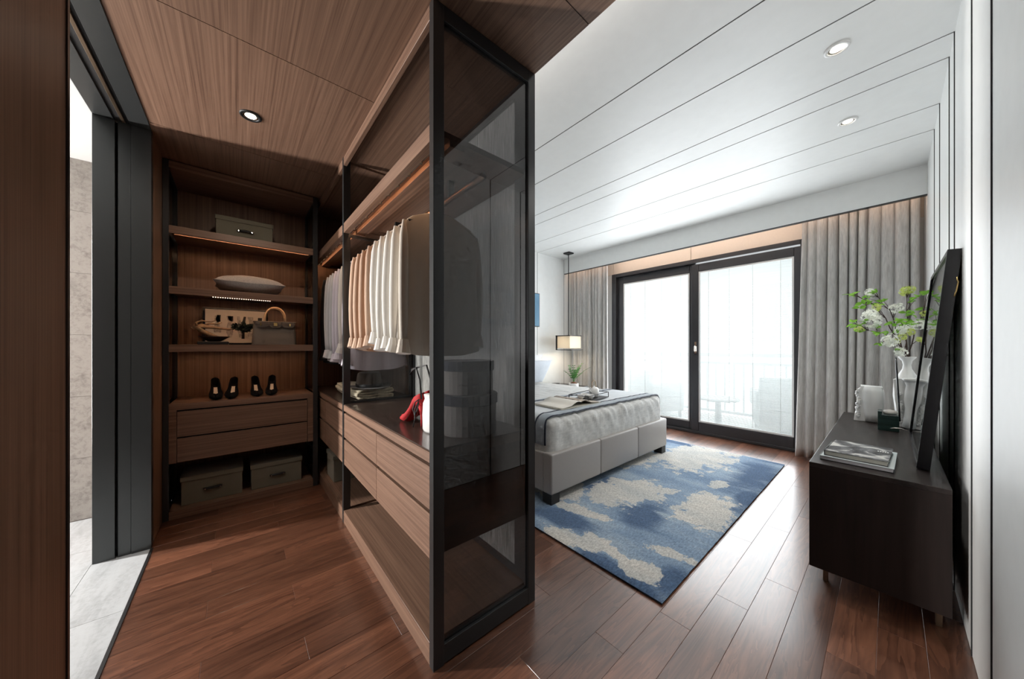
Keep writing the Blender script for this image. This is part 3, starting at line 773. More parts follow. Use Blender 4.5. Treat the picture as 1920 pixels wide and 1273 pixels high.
rows = [
 (-3.305, 'shirt_black', 1.03, 'black garment at the far end of the rail by the open shelving', 0.004),
 (-3.150, 'shirt_grey', 1.05, 'pale grey shirt hanging next to the black garment', 0),
 (-3.050, 'shirt_grey', 1.06, 'pale grey shirt, second from the black garment', 0),
 (-2.950, 'shirt_grey', 1.05, 'pale grey shirt, third from the black garment', 0),
 (-2.855, 'shirt_lilac', 1.05, 'lilac white shirt, second to the left of the glazed partition post', 0),
 (-2.755, 'shirt_lilac', 1.04, 'lilac white shirt with bright sleeve edge just left of the partition post', 0),
 (-2.64, 'shirt_cream', 1.10, 'dull cream shirt seen through the glazed partition', 0),
 (-2.52, 'shirt_lilac', 1.02, 'lilac shirt behind the glazed partition, right beside it', 0),
 (-2.34, 'shirt_peach', 1.16, 'peach shirt nearest the glazed partition', 0),
 (-2.23, 'shirt_peach', 1.165, 'peach shirt, second from the glazed partition', 0),
 (-2.12, 'shirt_peach', 1.16, 'peach shirt, third from the glazed partition', 0),
 (-2.00, 'shirt_peach', 1.16, 'peach shirt hanging next to the white shirts', 0),
 (-1.89, 'shirt_white', 1.17, 'white shirt hanging next to the peach shirts', 0),
 (-1.79, 'shirt_white', 1.16, 'white shirt, second after the peach shirts', 0),
 (-1.69, 'shirt_white', 1.16, 'white shirt, third after the peach shirts', 0),
 (-1.585, 'shirt_white', 1.155, 'white shirt with a flared cuff beside the large cream blouse', 0),
 (-1.475, 'shirt_cream', 1.15, 'large cream blouse whose broad side faces the room', 0.01),
]
for i, (x, mt, hem, lab, wd_) in enumerate(rows):
    garment(x, mt, hem, lab, 100 + i, wide=wd_)
    hanger(x, 'hanger of the ' + lab.replace(' hanging', ''))
# ------------------------------------------------------------------ storage boxes
def storage_box(x0, x1, y0, y1, z0, z1, label, face='x'):
    b = thing('storage_box', label, 'box', ((x0 + x1) / 2, (y0 + y1) / 2, z0), 'lidded linen storage boxes')
    hl = 0.034
    bx(x0, x1, y0, y1, z0, z1 - 0.006).build('body', 'box_linen', b, bevel=0.002)
    bx(x0 - 0.006, x1 + 0.006, y0 - 0.006, y1 + 0.006, z1 - hl, z1).build('lid', 'box_linen', b, bevel=0.002)
    ym = (y0 + y1) / 2; zm = z0 + (z1 - z0) * 0.45
    h = MB().tube([(x1 + 0.004, ym - 0.048, zm), (x1 + 0.012, ym - 0.03, zm + 0.002), (x1 + 0.020, ym, zm + 0.004), (x1 + 0.012, ym + 0.03, zm + 0.002), (x1 + 0.004, ym + 0.048, zm)],
              0.0085, 8).build('handle', 'black', b, smooth=True)
    for s in (-1, 1):
        m = MB().tube([(x1, ym + s * 0.042, zm), (x1 + 0.019, ym + s * 0.042, zm)], 0.0045, 8)
        m.build('rivet', 'chrome', h)
    return b
storage_box(-3.58, -3.28, -0.305, 0.030, 0.058, 0.262, 'lidded linen box left on the floor shelf of the open shelving')
storage_box(-3.58, -3.28, 0.085, 0.420, 0.058, 0.255, 'lidded linen box right on the floor shelf of the open shelving')
storage_box(-3.60, -3.36, -0.125, 0.225, 2.033, 2.215, 'lidded linen box on the topmost shelf of the open shelving')
storage_box(-3.20, -2.95, 0.60, 0.90, 0.085, 0.300, 'lidded linen box under the drawers of the corner wardrobe')

# ------------------------------------------------------------------ cushion, picture, bonsai, bag, shoes on the shelving
def pillow(cx, cy, cz, sx, sy, h, mat, name, label, cat, Mx=None, group=None, pinch=0.12):
    m = MB()
    def side(sg):
        def fn(u, v):
            a, b = 2 * u - 1, 2 * v - 1
            hh = (max(0, 1 - a * a) ** 0.45) * (max(0, 1 - b * b) ** 0.45)
            k = 1 - pinch * (a * a * b * b) * 0 - pinch * (1 - abs(a)) * abs(b) ** 3 * 0.5 - pinch * (1 - abs(b)) * abs(a) ** 3 * 0.5
            return (a * sx * k, b * sy * k, sg * hh * h + 0.004 * noise.noise(Vector((a * 3, b * 3, sg * 2.0 + cx))))
        return fn
    m.grid(side(1), 18, 18); m.grid(side(-1), 18, 18)
    m.move((Mx or TR(cx, cy, cz)))
    o = m.build(name, mat, None, origin=(cx, cy, cz - 0.0), smooth=True)
    return tag(o, label, cat, group)
pillow(-3.43, 0.083, 1.695, 0.19, 0.222, 0.078, 'cushion_grey', 'cushion', 'grey woven cushion lying flat on the second shelf of the open shelving', 'cushion')

pf = thing('picture_frame', 'black framed print with dark brush forms leaning on the middle shelf', 'picture', (-3.59, 0.01, 1.212))
def shelf_pic(m): return m
frame4(-0.212, 0.207, 0.0, 0.305, -0.012, 0.012, 0.014, 0.014, 0.014, 0.014).move(TR(-3.600, 0.0, 1.2125, R(90))).build('frame', 'black_gloss', pf)
bx(-0.20, 0.195, -0.004, 0.004, 0.012, 0.293).move(TR(-3.600, 0.0, 1.2125, R(90))).build('print', 'paper', pf)
def ink(cx, z0, z1, ws, mat):
    n = len(ws); pts = [(cx + w[1], z0 + (z1 - z0) * i / (n - 1)) for i, w in enumerate(ws)] + [(cx + w[0], z0 + (z1 - z0) * i / (n - 1)) for i, w in reversed(list(enumerate(ws)))]
    MB().prism(pts, lambda u, v, t: (t, u, 1.2125 + v), -3.5958, -3.5948).build('ink_form', mat, pf)
w_ = [(-0.020, 0.022), (-0.024, 0.026), (-0.018, 0.016), (-0.012, 0.012), (-0.018, 0.012), (-0.014, 0.014)]
ink(-0.125, 0.10, 0.24, w_, 'paper_grey'); ink(-0.118, 0.19, 0.245, [(-0.012, 0.012), (-0.016, 0.012), (-0.010, 0.014)], 'black')
ink(-0.050, 0.06, 0.24, [(-0.008, 0.014), (-0.02, 0.024), (-0.016, 0.02), (-0.01, 0.018), (-0.02, 0.016)], 'paper_grey'); ink(-0.046, 0.20, 0.24, [(-0.008, 0.02), (-0.014, 0.02)], 'black')
ink(0.018, 0.06, 0.24, [(-0.004, 0.012), (-0.014, 0.016), (-0.012, 0.008), (-0.018, 0.006), (-0.02, -0.002)], 'paper_grey'); ink(0.034, 0.05, 0.15, [(-0.006, 0.014), (-0.008, 0.014)], 'black'); ink(0.042, 0.16, 0.24, [(-0.016, 0.006), (0.0, 0.016)], 'black')
ink(0.085, 0.07, 0.24, [(-0.016, 0.018), (-0.02, 0.016), (-0.004, 0.022), (-0.02, 0.02)], 'paper_grey'); ink(0.15, 0.10, 0.235, [(-0.01, 0.02), (-0.014, 0.014), (-0.012, 0.016)], 'black')

bo = thing('bonsai', 'driftwood bonsai in a dark bowl on a black stand, on the middle shelf', 'bonsai', (-3.38, -0.13, 1.212))
m = MB(); m.box(-3.46, -3.30, -0.225, -0.050, 1.212, 1.236); m.build('stand', 'black', bo, bevel=0.004)
MB().lathe([(0.035, 1.236), (0.045, 1.242), (0.085, 1.268), (0.092, 1.276), (0.082, 1.274), (0.04, 1.256), (0.0, 1.25)], -3.38, -0.135, 24, sx=0.8, caps=False).build('bowl', 'bowl_brown', bo, smooth=True)
MB().tube([(-3.38, -0.115, 1.262), (-3.375, -0.16, 1.288), (-3.37, -0.205, 1.315), (-3.365, -0.232, 1.345), (-3.37, -0.205, 1.352), (-3.37, -0.155, 1.345), (-3.37, -0.095, 1.338), (-3.37, -0.045, 1.332), (-3.37, -0.015, 1.345)],
          [0.016, 0.017, 0.018, 0.024, 0.020, 0.012, 0.009, 0.008, 0.004], 10).build('trunk', 'driftwood', bo, smooth=True)
for pts in ([(-3.365, -0.228, 1.35), (-3.36, -0.235, 1.375), (-3.36, -0.205, 1.392), (-3.36, -0.15, 1.385), (-3.36, -0.125, 1.398)],
            [(-3.37, -0.20, 1.35), (-3.365, -0.165, 1.372), (-3.36, -0.12, 1.37), (-3.36, -0.09, 1.384)],
            [(-3.365, -0.225, 1.34), (-3.365, -0.25, 1.33), (-3.36, -0.262, 1.336)]):
    MB().tube(pts, [0.010, 0.007, 0.005, 0.0035, 0.002][:len(pts)], 7).build('deadwood', 'driftwood', bo, smooth=True)
m = MB(); rnd = random.Random(5)
for cy_, cz_, rr in ((0.005, 1.352, 0.030), (0.035, 1.362, 0.036), (0.062, 1.352, 0.030), (0.050, 1.335, 0.030), (0.095, 1.362, 0.018), (-0.015, 1.355, 0.022)):
    for q in range(60):
        d = Vector((rnd.gauss(0, 1), rnd.gauss(0, 1), rnd.gauss(0, 1))).normalized() * rr * rnd.uniform(0.5, 1)
        c = Vector((-3.37, cy_, cz_)) + d; e = 0.015
        a = Vector((rnd.gauss(0, 1), rnd.gauss(0, 1), rnd.gauss(0, 1))).normalized() * e; b = d.cross(a).normalized() * e
        m.add([c - a, c + b * 0.5, c + a, c - b * 0.5], [(0, 1, 2, 3)])
m.build('foliage', 'leaf_dark', bo, kind='stuff')

hb = thing('handbag', 'taupe structured leather handbag with round handles on the middle shelf', 'handbag', (-3.34, 0.24, 1.212))
m = MB()
def bag(u, v):
    z = 1.214 + 0.185 * u; a = 2 * PI * v
    hw = 0.150 - 0.012 * u; t = 0.062 - 0.030 * u
    p = 0.32
    return (-3.345 + t * math.copysign(abs(math.sin(a)) ** p, math.sin(a)), 0.238 + hw * math.copysign(abs(math.cos(a)) ** p, math.cos(a)), z)
m.grid(bag, 5, 40, False, True); n0 = len(m.v)
m.f.append(tuple(range(40))); m.f.append(tuple(reversed(range(160, 200))))
m.build('body', 'bag_taupe', hb)
m = MB()
for i in range(3):
    ya = 0.108 + 0.088 * i + 0.002
    m.add([(-3.302 + 0.006, ya, 1.40), (-3.302 + 0.006, ya + 0.084, 1.40), (-3.290, ya + 0.084, 1.368), (-3.288, ya + 0.066, 1.352), (-3.288, ya + 0.018, 1.352), (-3.290, ya, 1.368)], [(0, 1, 2, 3, 4, 5)])
m.build('flap', 'bag_edge', hb, solid=0.004)
bx(-3.388, -3.292, 0.096, 0.382, 1.396, 1.404).build('flap_top', 'bag_taupe', hb, bevel=0.003)
bx(-3.2965, -3.2885, 0.105, 0.372, 1.374, 1.381).build('strap', 'bag_edge', hb)
for xx in (-3.305, -3.375):
    pts = [(xx, 0.170, 1.37)] + [(xx, 0.240 - 0.068 * math.cos(R(a)), 1.435 + 0.085 * math.sin(R(a))) for a in range(0, 181, 20)] + [(xx, 0.310, 1.37)]
    MB().tube(pts, 0.0065, 8).build('handle', 'bag_handle', hb, smooth=True)
bx(-3.288, -3.284, 0.228, 0.252, 1.366, 1.392).build('clasp', 'gold', hb)
for yy in (0.14, 0.335): bx(-3.288, -3.284, yy, yy + 0.008, 1.366, 1.388).build('stud', 'gold', hb)

def pump(name, Mx, origin, mat, label, group, heel=0.085, L_=0.225):
    t = thing(name, label, 'shoe', origin, group)
    nu, nv = 22, 17
    def base(u): # sole height
        s = min(1, max(0, (u - 0.32) / 0.5)); return 0.004 + heel * (s * s * (3 - 2 * s))
    def hw(u):
        if u < 0.3: return 0.006 + 0.033 * math.sin(PI / 2 * (u / 0.3)) ** 0.8
        if u < 0.65: return 0.039 - 0.013 * math.sin(PI / 2 * (u - 0.3) / 0.35) ** 2
        return 0.026 - 0.005 * (u - 0.65) / 0.35
    def hh(u):
        if u < 0.3: return 0.016 + 0.026 * (u / 0.3)
        if u < 0.6: return 0.042 - 0.012 * (u - 0.3) / 0.3
        return 0.030 + 0.035 * ((u - 0.6) / 0.4) ** 1.5
    def shell(u, v):
        op = 0.0 if u < 0.27 else min(1.0, (u - 0.27) / 0.08)
        amax = PI * (1 - 0.40 * op)
        a = (2 * v - 1) * amax
        w, h = hw(u), hh(u)
        if u > 0.86: w *= math.sqrt(max(0.0004, 1 - ((u - 0.86) / 0.14) ** 2))
        cz = base(u) + h * 0.5
        px = u * L_ * (1.0)
        sz = -math.cos(a)
        zz = cz + sz * h * 0.5 if op < 0.5 else base(u) + (h * (0.5 + 0.5 * sz)) / (0.5 + 0.5 * math.cos(PI - amax) + 1e-6)
        return (px, math.sin(a) * w if op < 0.5 else math.copysign(min(1, abs(math.sin(a)) * 1.02 + (0.0 if abs(a) < PI / 2 else 1 - abs(math.sin(a)))), a) * w, zz)
    m = MB().grid(shell, nu, nv).move(Mx)
    m.build('upper', mat, t, smooth=True, solid=0.003)
    ins = MB().grid(lambda u, v: ((0.36 + 0.34 * u) * L_, (2 * v - 1) * (hw(0.36 + 0.34 * u) - 0.006), base(0.36 + 0.34 * u) + 0.0045), 6, 4).move(Mx)
    ins.build('insole', 'insole_tan', t)
    hl = MB().lathe([(0.0055, 0.0), (0.006, heel * 0.4), (0.010, heel * 0.75), (0.021, heel + 0.004)], L_ * 0.93, 0, 12).move(Mx)
    hl.build('heel', mat, t, smooth=True)
    return t
for i, (yy, rz, side, pr) in enumerate(((-0.118, 184, 'left', 'left'), (-0.040, 174, 'right', 'left'), (0.126, 184, 'left', 'right'), (0.208, 174, 'right', 'right'))):
    xx = -3.245 if pr == 'left' else -3.255
    pump('court_shoe', TR(xx, yy, 0.798, R(rz)), (xx, yy, 0.797), 'suede_black',
         'black suede court shoe, %s one of the %s pair on the shelving counter' % (side, pr), 'black court shoes on the shelving counter', 0.085, 0.23)
pump('court_shoe', TR(-1.765, 0.725, 0.807, R(8)), (-1.765, 0.725, 0.806), 'suede_red', 'red suede court shoe, the farther of the two on the worktop', 'red court shoes', 0.10, 0.235)
pump('court_shoe', TR(-1.70, 0.678, 0.807, R(2)), (-1.70, 0.672, 0.806), 'suede_red', 'red suede court shoe, the nearer of the two on the worktop', 'red court shoes', 0.10, 0.235)

# ------------------------------------------------------------------ blanket, hat, bag and hat boxes on the worktop
def fold_path():
    pts = []; zs = [0.817, 0.835, 0.853, 0.871]
    y0, y1 = 0.665, 0.905
    for i, z in enumerate(zs):
        seq = [y0 + (y1 - y0) * t / 8 for t in range(9)]
        if i % 2: seq.reverse()
        pts += [(y, z + 0.004 * math.sin(y * 40 + i)) for y in seq]
        if i < 3:
            e = seq[-1]; s = 1 if e > 0.8 else -1
            pts += [(e + s * 0.008 * math.sin(R(a)) , z + 0.009 - 0.009 * math.cos(R(a))) for a in (60, 120)]
    return pts
fp = fold_path()
def blanket(u, v):
    y, z = fp[int(round(u * (len(fp) - 1)))]
    x = -3.13 + 0.645 * v
    return (x + 0.006 * math.sin(y * 25), y + 0.012 * math.sin(x * 5.0), z + 0.0022 * abs(math.sin(y * 110)) * abs(math.sin(x * 45)) + (0.02 * max(0, -2.9 - x)))
o = MB().grid(blanket, len(fp), 46).build('folded_blanket', 'cream_quilt', None, origin=(-2.8, 0.79, 0.806), smooth=True, solid=0.0155)
tag(o, 'folded cream quilted blanket on the corner worktop, under the brown hat', 'blanket')

ht = thing('fedora', 'dark brown felt fedora resting on the folded blanket', 'hat', (-2.60, 0.775, 0.885))
def brim(u, v):
    a = 2 * PI * v; r = 0.092 + 0.062 * u
    return (-2.60 + r * 1.10 * math.cos(a), 0.775 + r * math.sin(a), 0.890 + 0.016 * u * u * (math.sin(a) ** 2) - 0.004 * u)
MB().grid(brim, 5, 36, False, True).build('brim', 'felt_brown', ht, smooth=True, solid=0.003)
def crown(u, v):
    a = 2 * PI * v
    pr = [(1.0, 0.0), (0.97, 0.035), (0.92, 0.075), (0.86, 0.102), (0.74, 0.112), (0.45, 0.104), (0.0, 0.090)]
    k, h = pr[int(round(u * 6))]
    r = 0.095 * k
    pinch = 0.018 * max(0, math.cos(a)) * (h / 0.11)
    return (-2.60 + r * 1.10 * math.cos(a) - pinch * 0.5, 0.775 + r * math.sin(a) * (1 - 0.25 * max(0, math.cos(a)) * (h / 0.11)), 0.889 + h)
MB().grid(crown, 7, 36, False, True).build('crown', 'felt_brown', ht, smooth=True)
MB().lathe([(0.0965, 0.892), (0.097, 0.915), (0.0955, 0.916)], -2.60, 0.775, 36, sx=1.10, caps=False).build('band', 'black', ht, smooth=True)

wbg = thing('drawstring_bag', 'small white bag with black cords beside the red shoes', 'bag', (-1.375, 0.690, 0.806))
MB().lathe([(0.060, 0.806), (0.066, 0.815), (0.068, 0.88), (0.064, 0.935), (0.052, 0.955), (0.058, 0.975)], -1.375, 0.690, 20, sy=0.6).build('body', 'ceramic_white', wbg, smooth=True)
MB().tube([(-1.465, 0.665, 0.945), (-1.490, 0.655, 0.93), (-1.505, 0.650, 0.895), (-1.485, 0.650, 0.868), (-1.465, 0.652, 0.89), (-1.460, 0.66, 0.93)], 0.003, 6).build('cord', 'black', wbg, smooth=True)
MB().tube([(-1.460, 0.66, 0.94), (-1.475, 0.648, 0.90), (-1.470, 0.644, 0.85), (-1.480, 0.64, 0.812)], 0.0025, 6).build('cord', 'black', wbg, smooth=True)
MB().tube([(-1.430, 0.66, 0.95), (-1.450, 0.66, 1.04), (-1.490, 0.66, 1.095), (-1.540, 0.66, 1.085), (-1.560, 0.66, 1.06), (-1.530, 0.66, 1.082), (-1.480, 0.67, 1.10), (-1.420, 0.68, 1.11), (-1.390, 0.70, 1.0), (-1.385, 0.70, 0.95)], 0.0045, 6).build('handle', 'black', wbg, smooth=True)

def hatbox(cx, cy, r, z0, z1, label):
    h = thing('hat_box', label, 'box', (cx, cy, z0), 'round hat boxes')
    MB().lathe([(r * 0.97, z0), (r, z0 + 0.004), (r, z1 - 0.004), (r * 0.97, z1 - 0.002)], cx, cy, 32).build('body', 'hatbox_grey', h, smooth=False)
    MB().lathe([(r + 0.004, z1 - 0.045), (r + 0.006, z1 - 0.043), (r + 0.006, z1 - 0.002), (r + 0.003, z1)], cx, cy, 32).build('lid', 'hatbox_lid', h)
hatbox(-1.275, 0.820, 0.130, 0.806, 0.985, 'lower round grey hat box with dark lid behind the smoked glass')
hatbox(-1.270, 0.815, 0.115, 0.986, 1.135, 'upper round grey hat box with dark lid behind the smoked glass')

# ------------------------------------------------------------------ bed
bed = thing('bed', 'low upholstered grey leather bed with a three-panel footboard', 'bed', (-2.65, 2.71, 0))
XB1 = -1.62; BY0, BY1 = 1.765, 3.660
for a, b in ((BY0, 2.392), (2.396, 3.030), (3.034, BY1)):
    bx(XB1 - 0.09, XB1, a, b, 0.092, 0.395).build('foot_panel', 'bed_leather', bed, bevel=0.016, seg=3, smooth=True)
for y0, y1 in ((BY0, BY0 + 0.08), (BY1 - 0.08, BY1)):
    bx(-3.66, XB1 - 0.085, y0, y1, 0.092, 0.393).build('side_rail', 'bed_leather', bed, bevel=0.016, seg=3, smooth=True)
bx(-3.66, XB1 - 0.09, BY0 + 0.08, BY1 - 0.08, 0.20, 0.36).build('slat_base', 'black', bed)
bx(-3.76, -3.66, BY0 - 0.05, BY1 + 0.0, 0.0, 0.95).build('headboard', 'headboard_blue', bed, bevel=0.03, seg=3, smooth=True)
for xx in (-1.72, -3.55):
    for yy in (BY0 + 0.01, BY1 - 0.10): bx(xx, xx + 0.09, yy, yy + 0.09, 0.0165 if xx > -2.7 else 0.0, 0.094).build('foot', 'black', bed)
# bedspread over the mattress
def rbox(u, v):
    pass
m = MB(); nx, ny, nz = 46, 46, 8
X0, X1, Y0, Y1, Z0, Z1, rr = -3.655, -1.655, 1.790, 3.635, 0.385, 0.645, 0.070
def rounded(p):
    q = [min(max(p[0], X0 + rr), X1 - rr), min(max(p[1], Y0 + rr), Y1 - rr), min(max(p[2], Z0 + 0.01), Z1 - rr)]
    d = Vector(p) - Vector(q)
    if d.length > 1e-6: return Vector(q) + d.normalized() * rr
    return Vector(p)
def wrinkle(p, n_):
    a = 0.007 * noise.noise(Vector((p.x * 3, p.y * 9, p.z * 4))) + 0.008 * noise.noise(Vector((p.x * 8, p.y * 24 + p.z * 14, p.z * 5)))
    if p.z > Z1 - rr * 1.2: a *= 0.9 + 1.2 * max(0, (p.x - (X1 - 0.30)) / 0.30)
    return p + n_ * a
faces = [(lambda u, v: (X0 + (X1 - X0) * u, Y0 + (Y1 - Y0) * v, Z1), 70, 80, (0, 0, 1)),
         (lambda u, v: (X1, Y0 + (Y1 - Y0) * u, Z0 + (Z1 - Z0) * v), 80, 14, (1, 0, 0)),
         (lambda u, v: (X0, Y0 + (Y1 - Y0) * u, Z0 + (Z1 - Z0) * v), 80, 14, (-1, 0, 0)),
         (lambda u, v: (X0 + (X1 - X0) * u, Y0, Z0 + (Z1 - Z0) * v), 70, 14, (0, -1, 0)),
         (lambda u, v: (X0 + (X1 - X0) * u, Y1, Z0 + (Z1 - Z0) * v), 70, 14, (0, 1, 0))]
for fn, a, b, nn in faces:
    k0 = len(m.v); m.grid(fn, a, b)
    out = []
    for p in m.v[k0:]:
        q = rounded(p); c = Vector((min(max(q.x, X0 + rr), X1 - rr), min(max(q.y, Y0 + rr), Y1 - rr), min(max(q.z, Z0), Z1 - rr)))
        n_ = (q - c); n_ = n_.normalized() if n_.length > 1e-5 else Vector(nn)
        out.append(tuple(wrinkle(q, n_)))
    m.v[k0:] = out
sp_ = m.build('bedspread', 'duvet', None, origin=(-2.65, 2.71, 0.385), smooth=True)
bmx = bmesh.new(); bmx.from_mesh(sp_.data); bmesh.ops.remove_doubles(bmx, verts=bmx.verts, dist=0.0006); bmesh.ops.recalc_face_normals(bmx, faces=bmx.faces); bmx.to_mesh(sp_.data); bmx.free()
for p in sp_.data.polygons: p.use_smooth = True
tag(sp_, 'rumpled pale grey bedspread tucked over the mattress', 'bedspread')

def bedprof(x, t, off):
    """t in 0..1 runs across the bed and down both sides"""
    s0 = 0.20; top = Y1 - Y0
    tot = top + 2 * s0; d = t * tot
    if d < s0: y, z = Y0, Z1 - (s0 - d)
    elif d < s0 + top: y, z = Y0 + (d - s0), Z1
    else: y, z = Y1, Z1 - (d - s0 - top)
    q = rounded((x, y, z)); c = Vector((min(max(q.x, X0 + rr), X1 - rr), min(max(q.y, Y0 + rr), Y1 - rr), min(max(q.z, Z0), Z1 - rr)))
    n_ = (q - c).normalized()
    q2 = wrinkle(q, n_) * 0.35 + q * 0.65
    return q2 + n_ * off
rn = thing('bed_throw', 'grey throw with dark piped borders laid across the foot of the bed', 'throw', (-2.0, 2.71, 0.645))
def strip(name, x0, x1, off, mat, nx_):
    MB().grid(lambda u, v: tuple(bedprof(x0 + (x1 - x0) * u, v, off)), nx_, 90).build(name, mat, rn, smooth=True, solid=0.004)
strip('field', -2.31, -1.70, 0.012, 'runner_grey', 16)
strip('border', -1.795, -1.70, 0.016, 'runner_band', 4)
strip('border', -2.315, -2.25, 0.016, 'runner_band', 4)
for xx in (-1.800, -1.702, -2.250): strip('piping', xx - 0.006, xx + 0.006, 0.019, 'navy', 2)

pillow(-3.47, 2.25, 0.82, 0.24, 0.34, 0.085, 'pillow_white', 'bed_pillow', 'white bed pillow leaning on the near half of the headboard', 'pillow', TR(-3.50, 2.25, 0.86, 0, 0, R(-62)), 'pillows at the head of the bed')
pillow(-3.47, 3.12, 0.82, 0.24, 0.36, 0.085, 'pillow_white', 'bed_pillow', 'white bed pillow leaning on the headboard by the nightstand', 'pillow', TR(-3.50, 3.14, 0.86, 0, 0, R(-62)), 'pillows at the head of the bed')
pillow(-3.30, 2.27, 0.80, 0.20, 0.28, 0.075, 'pillow_blue', 'bed_pillow', 'pale blue pillow propped in front of the near white pillow', 'pillow', TR(-3.30, 2.27, 0.83, 0, 0, R(-58)), 'pillows at the head of the bed')
pillow(-3.30, 3.20, 0.80, 0.20, 0.28, 0.075, 'pillow_blue', 'bed_pillow', 'pale blue pillow propped nearest the nightstand', 'pillow', TR(-3.30, 3.22, 0.83, 0, 0, R(-58)), 'pillows at the head of the bed')

ob = thing('open_book', 'open book lying face up on the bed throw', 'book', (-1.95, 2.34, 0.667))
ZT = 0.672
def page(sgn):
    def fn(u, v):
        y = 2.345 + sgn * 0.27 * u; h = 0.030 * math.sin(PI * min(1, u * 1.6 + 0.12)) * (1 - u) + 0.018 * (1 - u)
        return (-2.13 + 0.34 * v - 0.06 * u * sgn * 0, y, ZT + h)
    return fn
MB().grid(page(-1), 12, 4).build('page_block', 'paper', ob, smooth=True, solid=0.006)
MB().grid(page(1), 12, 4).build('page_block', 'paper_dark', ob, smooth=True, solid=0.006)
bx(-2.14, -1.78, 2.065, 2.625, ZT - 0.008, ZT - 0.004).build('cover', 'page_edge', ob)

tr = thing('tray', 'black wire-framed tray on the bed throw', 'tray', (-1.98, 2.72, 0.667))
Mt = TR(-1.98, 2.72, 0.668, R(8))
m = MB().box(-0.105, 0.105, -0.215, 0.215, 0.0, 0.008); m.move(Mt).build('base', 'black', tr)
m = MB(); e = 0.003
for z in (0.055,):
    m.box(-0.108, 0.108, -0.218, -0.212, z - e, z + e); m.box(-0.108, 0.108, 0.212, 0.218, z - e, z + e)
    m.box(-0.108, -0.102, -0.218, 0.218, z - e, z + e); m.box(0.102, 0.108, -0.218, 0.218, z - e, z + e)
for sx in (-1, 1):
    for sy in (-1, 1): m.box(sx * 0.105 - e, sx * 0.105 + e, sy * 0.215 - e, sy * 0.215 + e, 0, 0.055)
m.move(Mt).build('wire_rim', 'black', tr)
def onT(x, y): return Mt @ Vector((x, y, 0.008))
c = onT(0.0, 0.10)
tp = thing('teapot', 'white teapot with a tall cane handle on the tray', 'teapot', tuple(c))
MB().lathe([(0.040, 0), (0.047, 0.004), (0.052, 0.05), (0.049, 0.080), (0.040, 0.094), (0.015, 0.100), (0.008, 0.104), (0.008, 0.112), (0.0, 0.114)], c.x, c.y, 24, caps=False).move(Matrix.Translation((0, 0, c.z))).build('pot', 'ceramic_white', tp, smooth=True)
MB().tube([(c.x, c.y - 0.045, c.z + 0.045), (c.x, c.y - 0.07, c.z + 0.065), (c.x, c.y - 0.082, c.z + 0.085)], [0.011, 0.008, 0.006], 8).build('spout', 'ceramic_white', tp, smooth=True)
MB().tube([(c.x, c.y + 0.038 * math.cos(R(a)), c.z + 0.085 + 0.085 * math.sin(R(a)) ** 0.7) for a in range(0, 181, 15)], 0.0045, 8).build('handle', 'bag_handle', tp, smooth=True)
for i, (dx, dy, nm) in enumerate(((-0.02, -0.135, 'farthest from the teapot'), (0.045, -0.055, 'nearest the tray rim'), (-0.045, -0.02, 'next to the teapot'))):
    c = onT(dx, dy)
    o = MB().lathe([(0.016, 0.0), (0.018, 0.004), (0.034, 0.022), (0.036, 0.042), (0.033, 0.040), (0.028, 0.018), (0.0, 0.008)], c.x, c.y, 20, caps=False).move(Matrix.Translation((0, 0, c.z))).build('teacup', 'ceramic_white', None, origin=tuple(c), smooth=True)
    tag(o, 'small white teacup on the tray, ' + nm, 'cup', 'teacups on the tray')

# painting above the bed
pt = thing('painting', 'wide blue painting hung on the white wall above the bed', 'painting', (XH, 2.78, 1.52))
bx(XH + 0.002, XH + 0.026, 1.78, 3.79, 1.520, 2.065).build('frame', 'black', pt)
bx(XH + 0.026, XH + 0.029, 1.79, 3.78, 1.530, 2.055).build('canvas', 'art_blue', pt)
for z0, z1 in ((1.59, 1.80), (1.825, 2.0)):
    bx(XH + 0.029, XH + 0.030, 2.66, 3.02, z0, z1).build('pale_square', 'paper', pt)

# nightstand and what stands on it
ns = thing('nightstand', 'black open nightstand between the bed and the curtain', 'nightstand', (-3.45, 4.03, 0))
bx(-3.73, -3.17, 3.76, 4.33, 0.530, 0.555).build('top', 'black_gloss', ns, bevel=0.002)
bx(-3.73, -3.17, 3.76, 4.33, 0.180, 0.205).build('shelf', 'black_gloss', ns, bevel=0.002)
bx(-3.73, -3.71, 3.76, 4.33, 0.205, 0.530).build('back', 'black_gloss', ns)
for xx in (-3.73, -3.19):
    for yy in (3.76, 4.31): bx(xx, xx + 0.02, yy, yy + 0.02, 0.0, 0.53).build('leg', 'chrome', ns)
pp = thing('potted_fern', 'small green fern in a white pot on the nightstand', 'plant', (-3.22, 4.02, 0.555))
MB().lathe([(0.055, 0.555), (0.066, 0.562), (0.068, 0.62), (0.060, 0.62), (0.058, 0.605), (0.0, 0.605)], -3.22, 4.02, 24, sx=1.2, caps=False).build('pot', 'ceramic_white', pp, smooth=True)
MB().lathe([(0.058, 0.606), (0.045, 0.625), (0.02, 0.64), (0.0, 0.645)], -3.22, 4.02, 16, sx=1.1, caps=False).build('moss', 'moss', pp, smooth=True)
rnd = random.Random(3); leaf = MB()
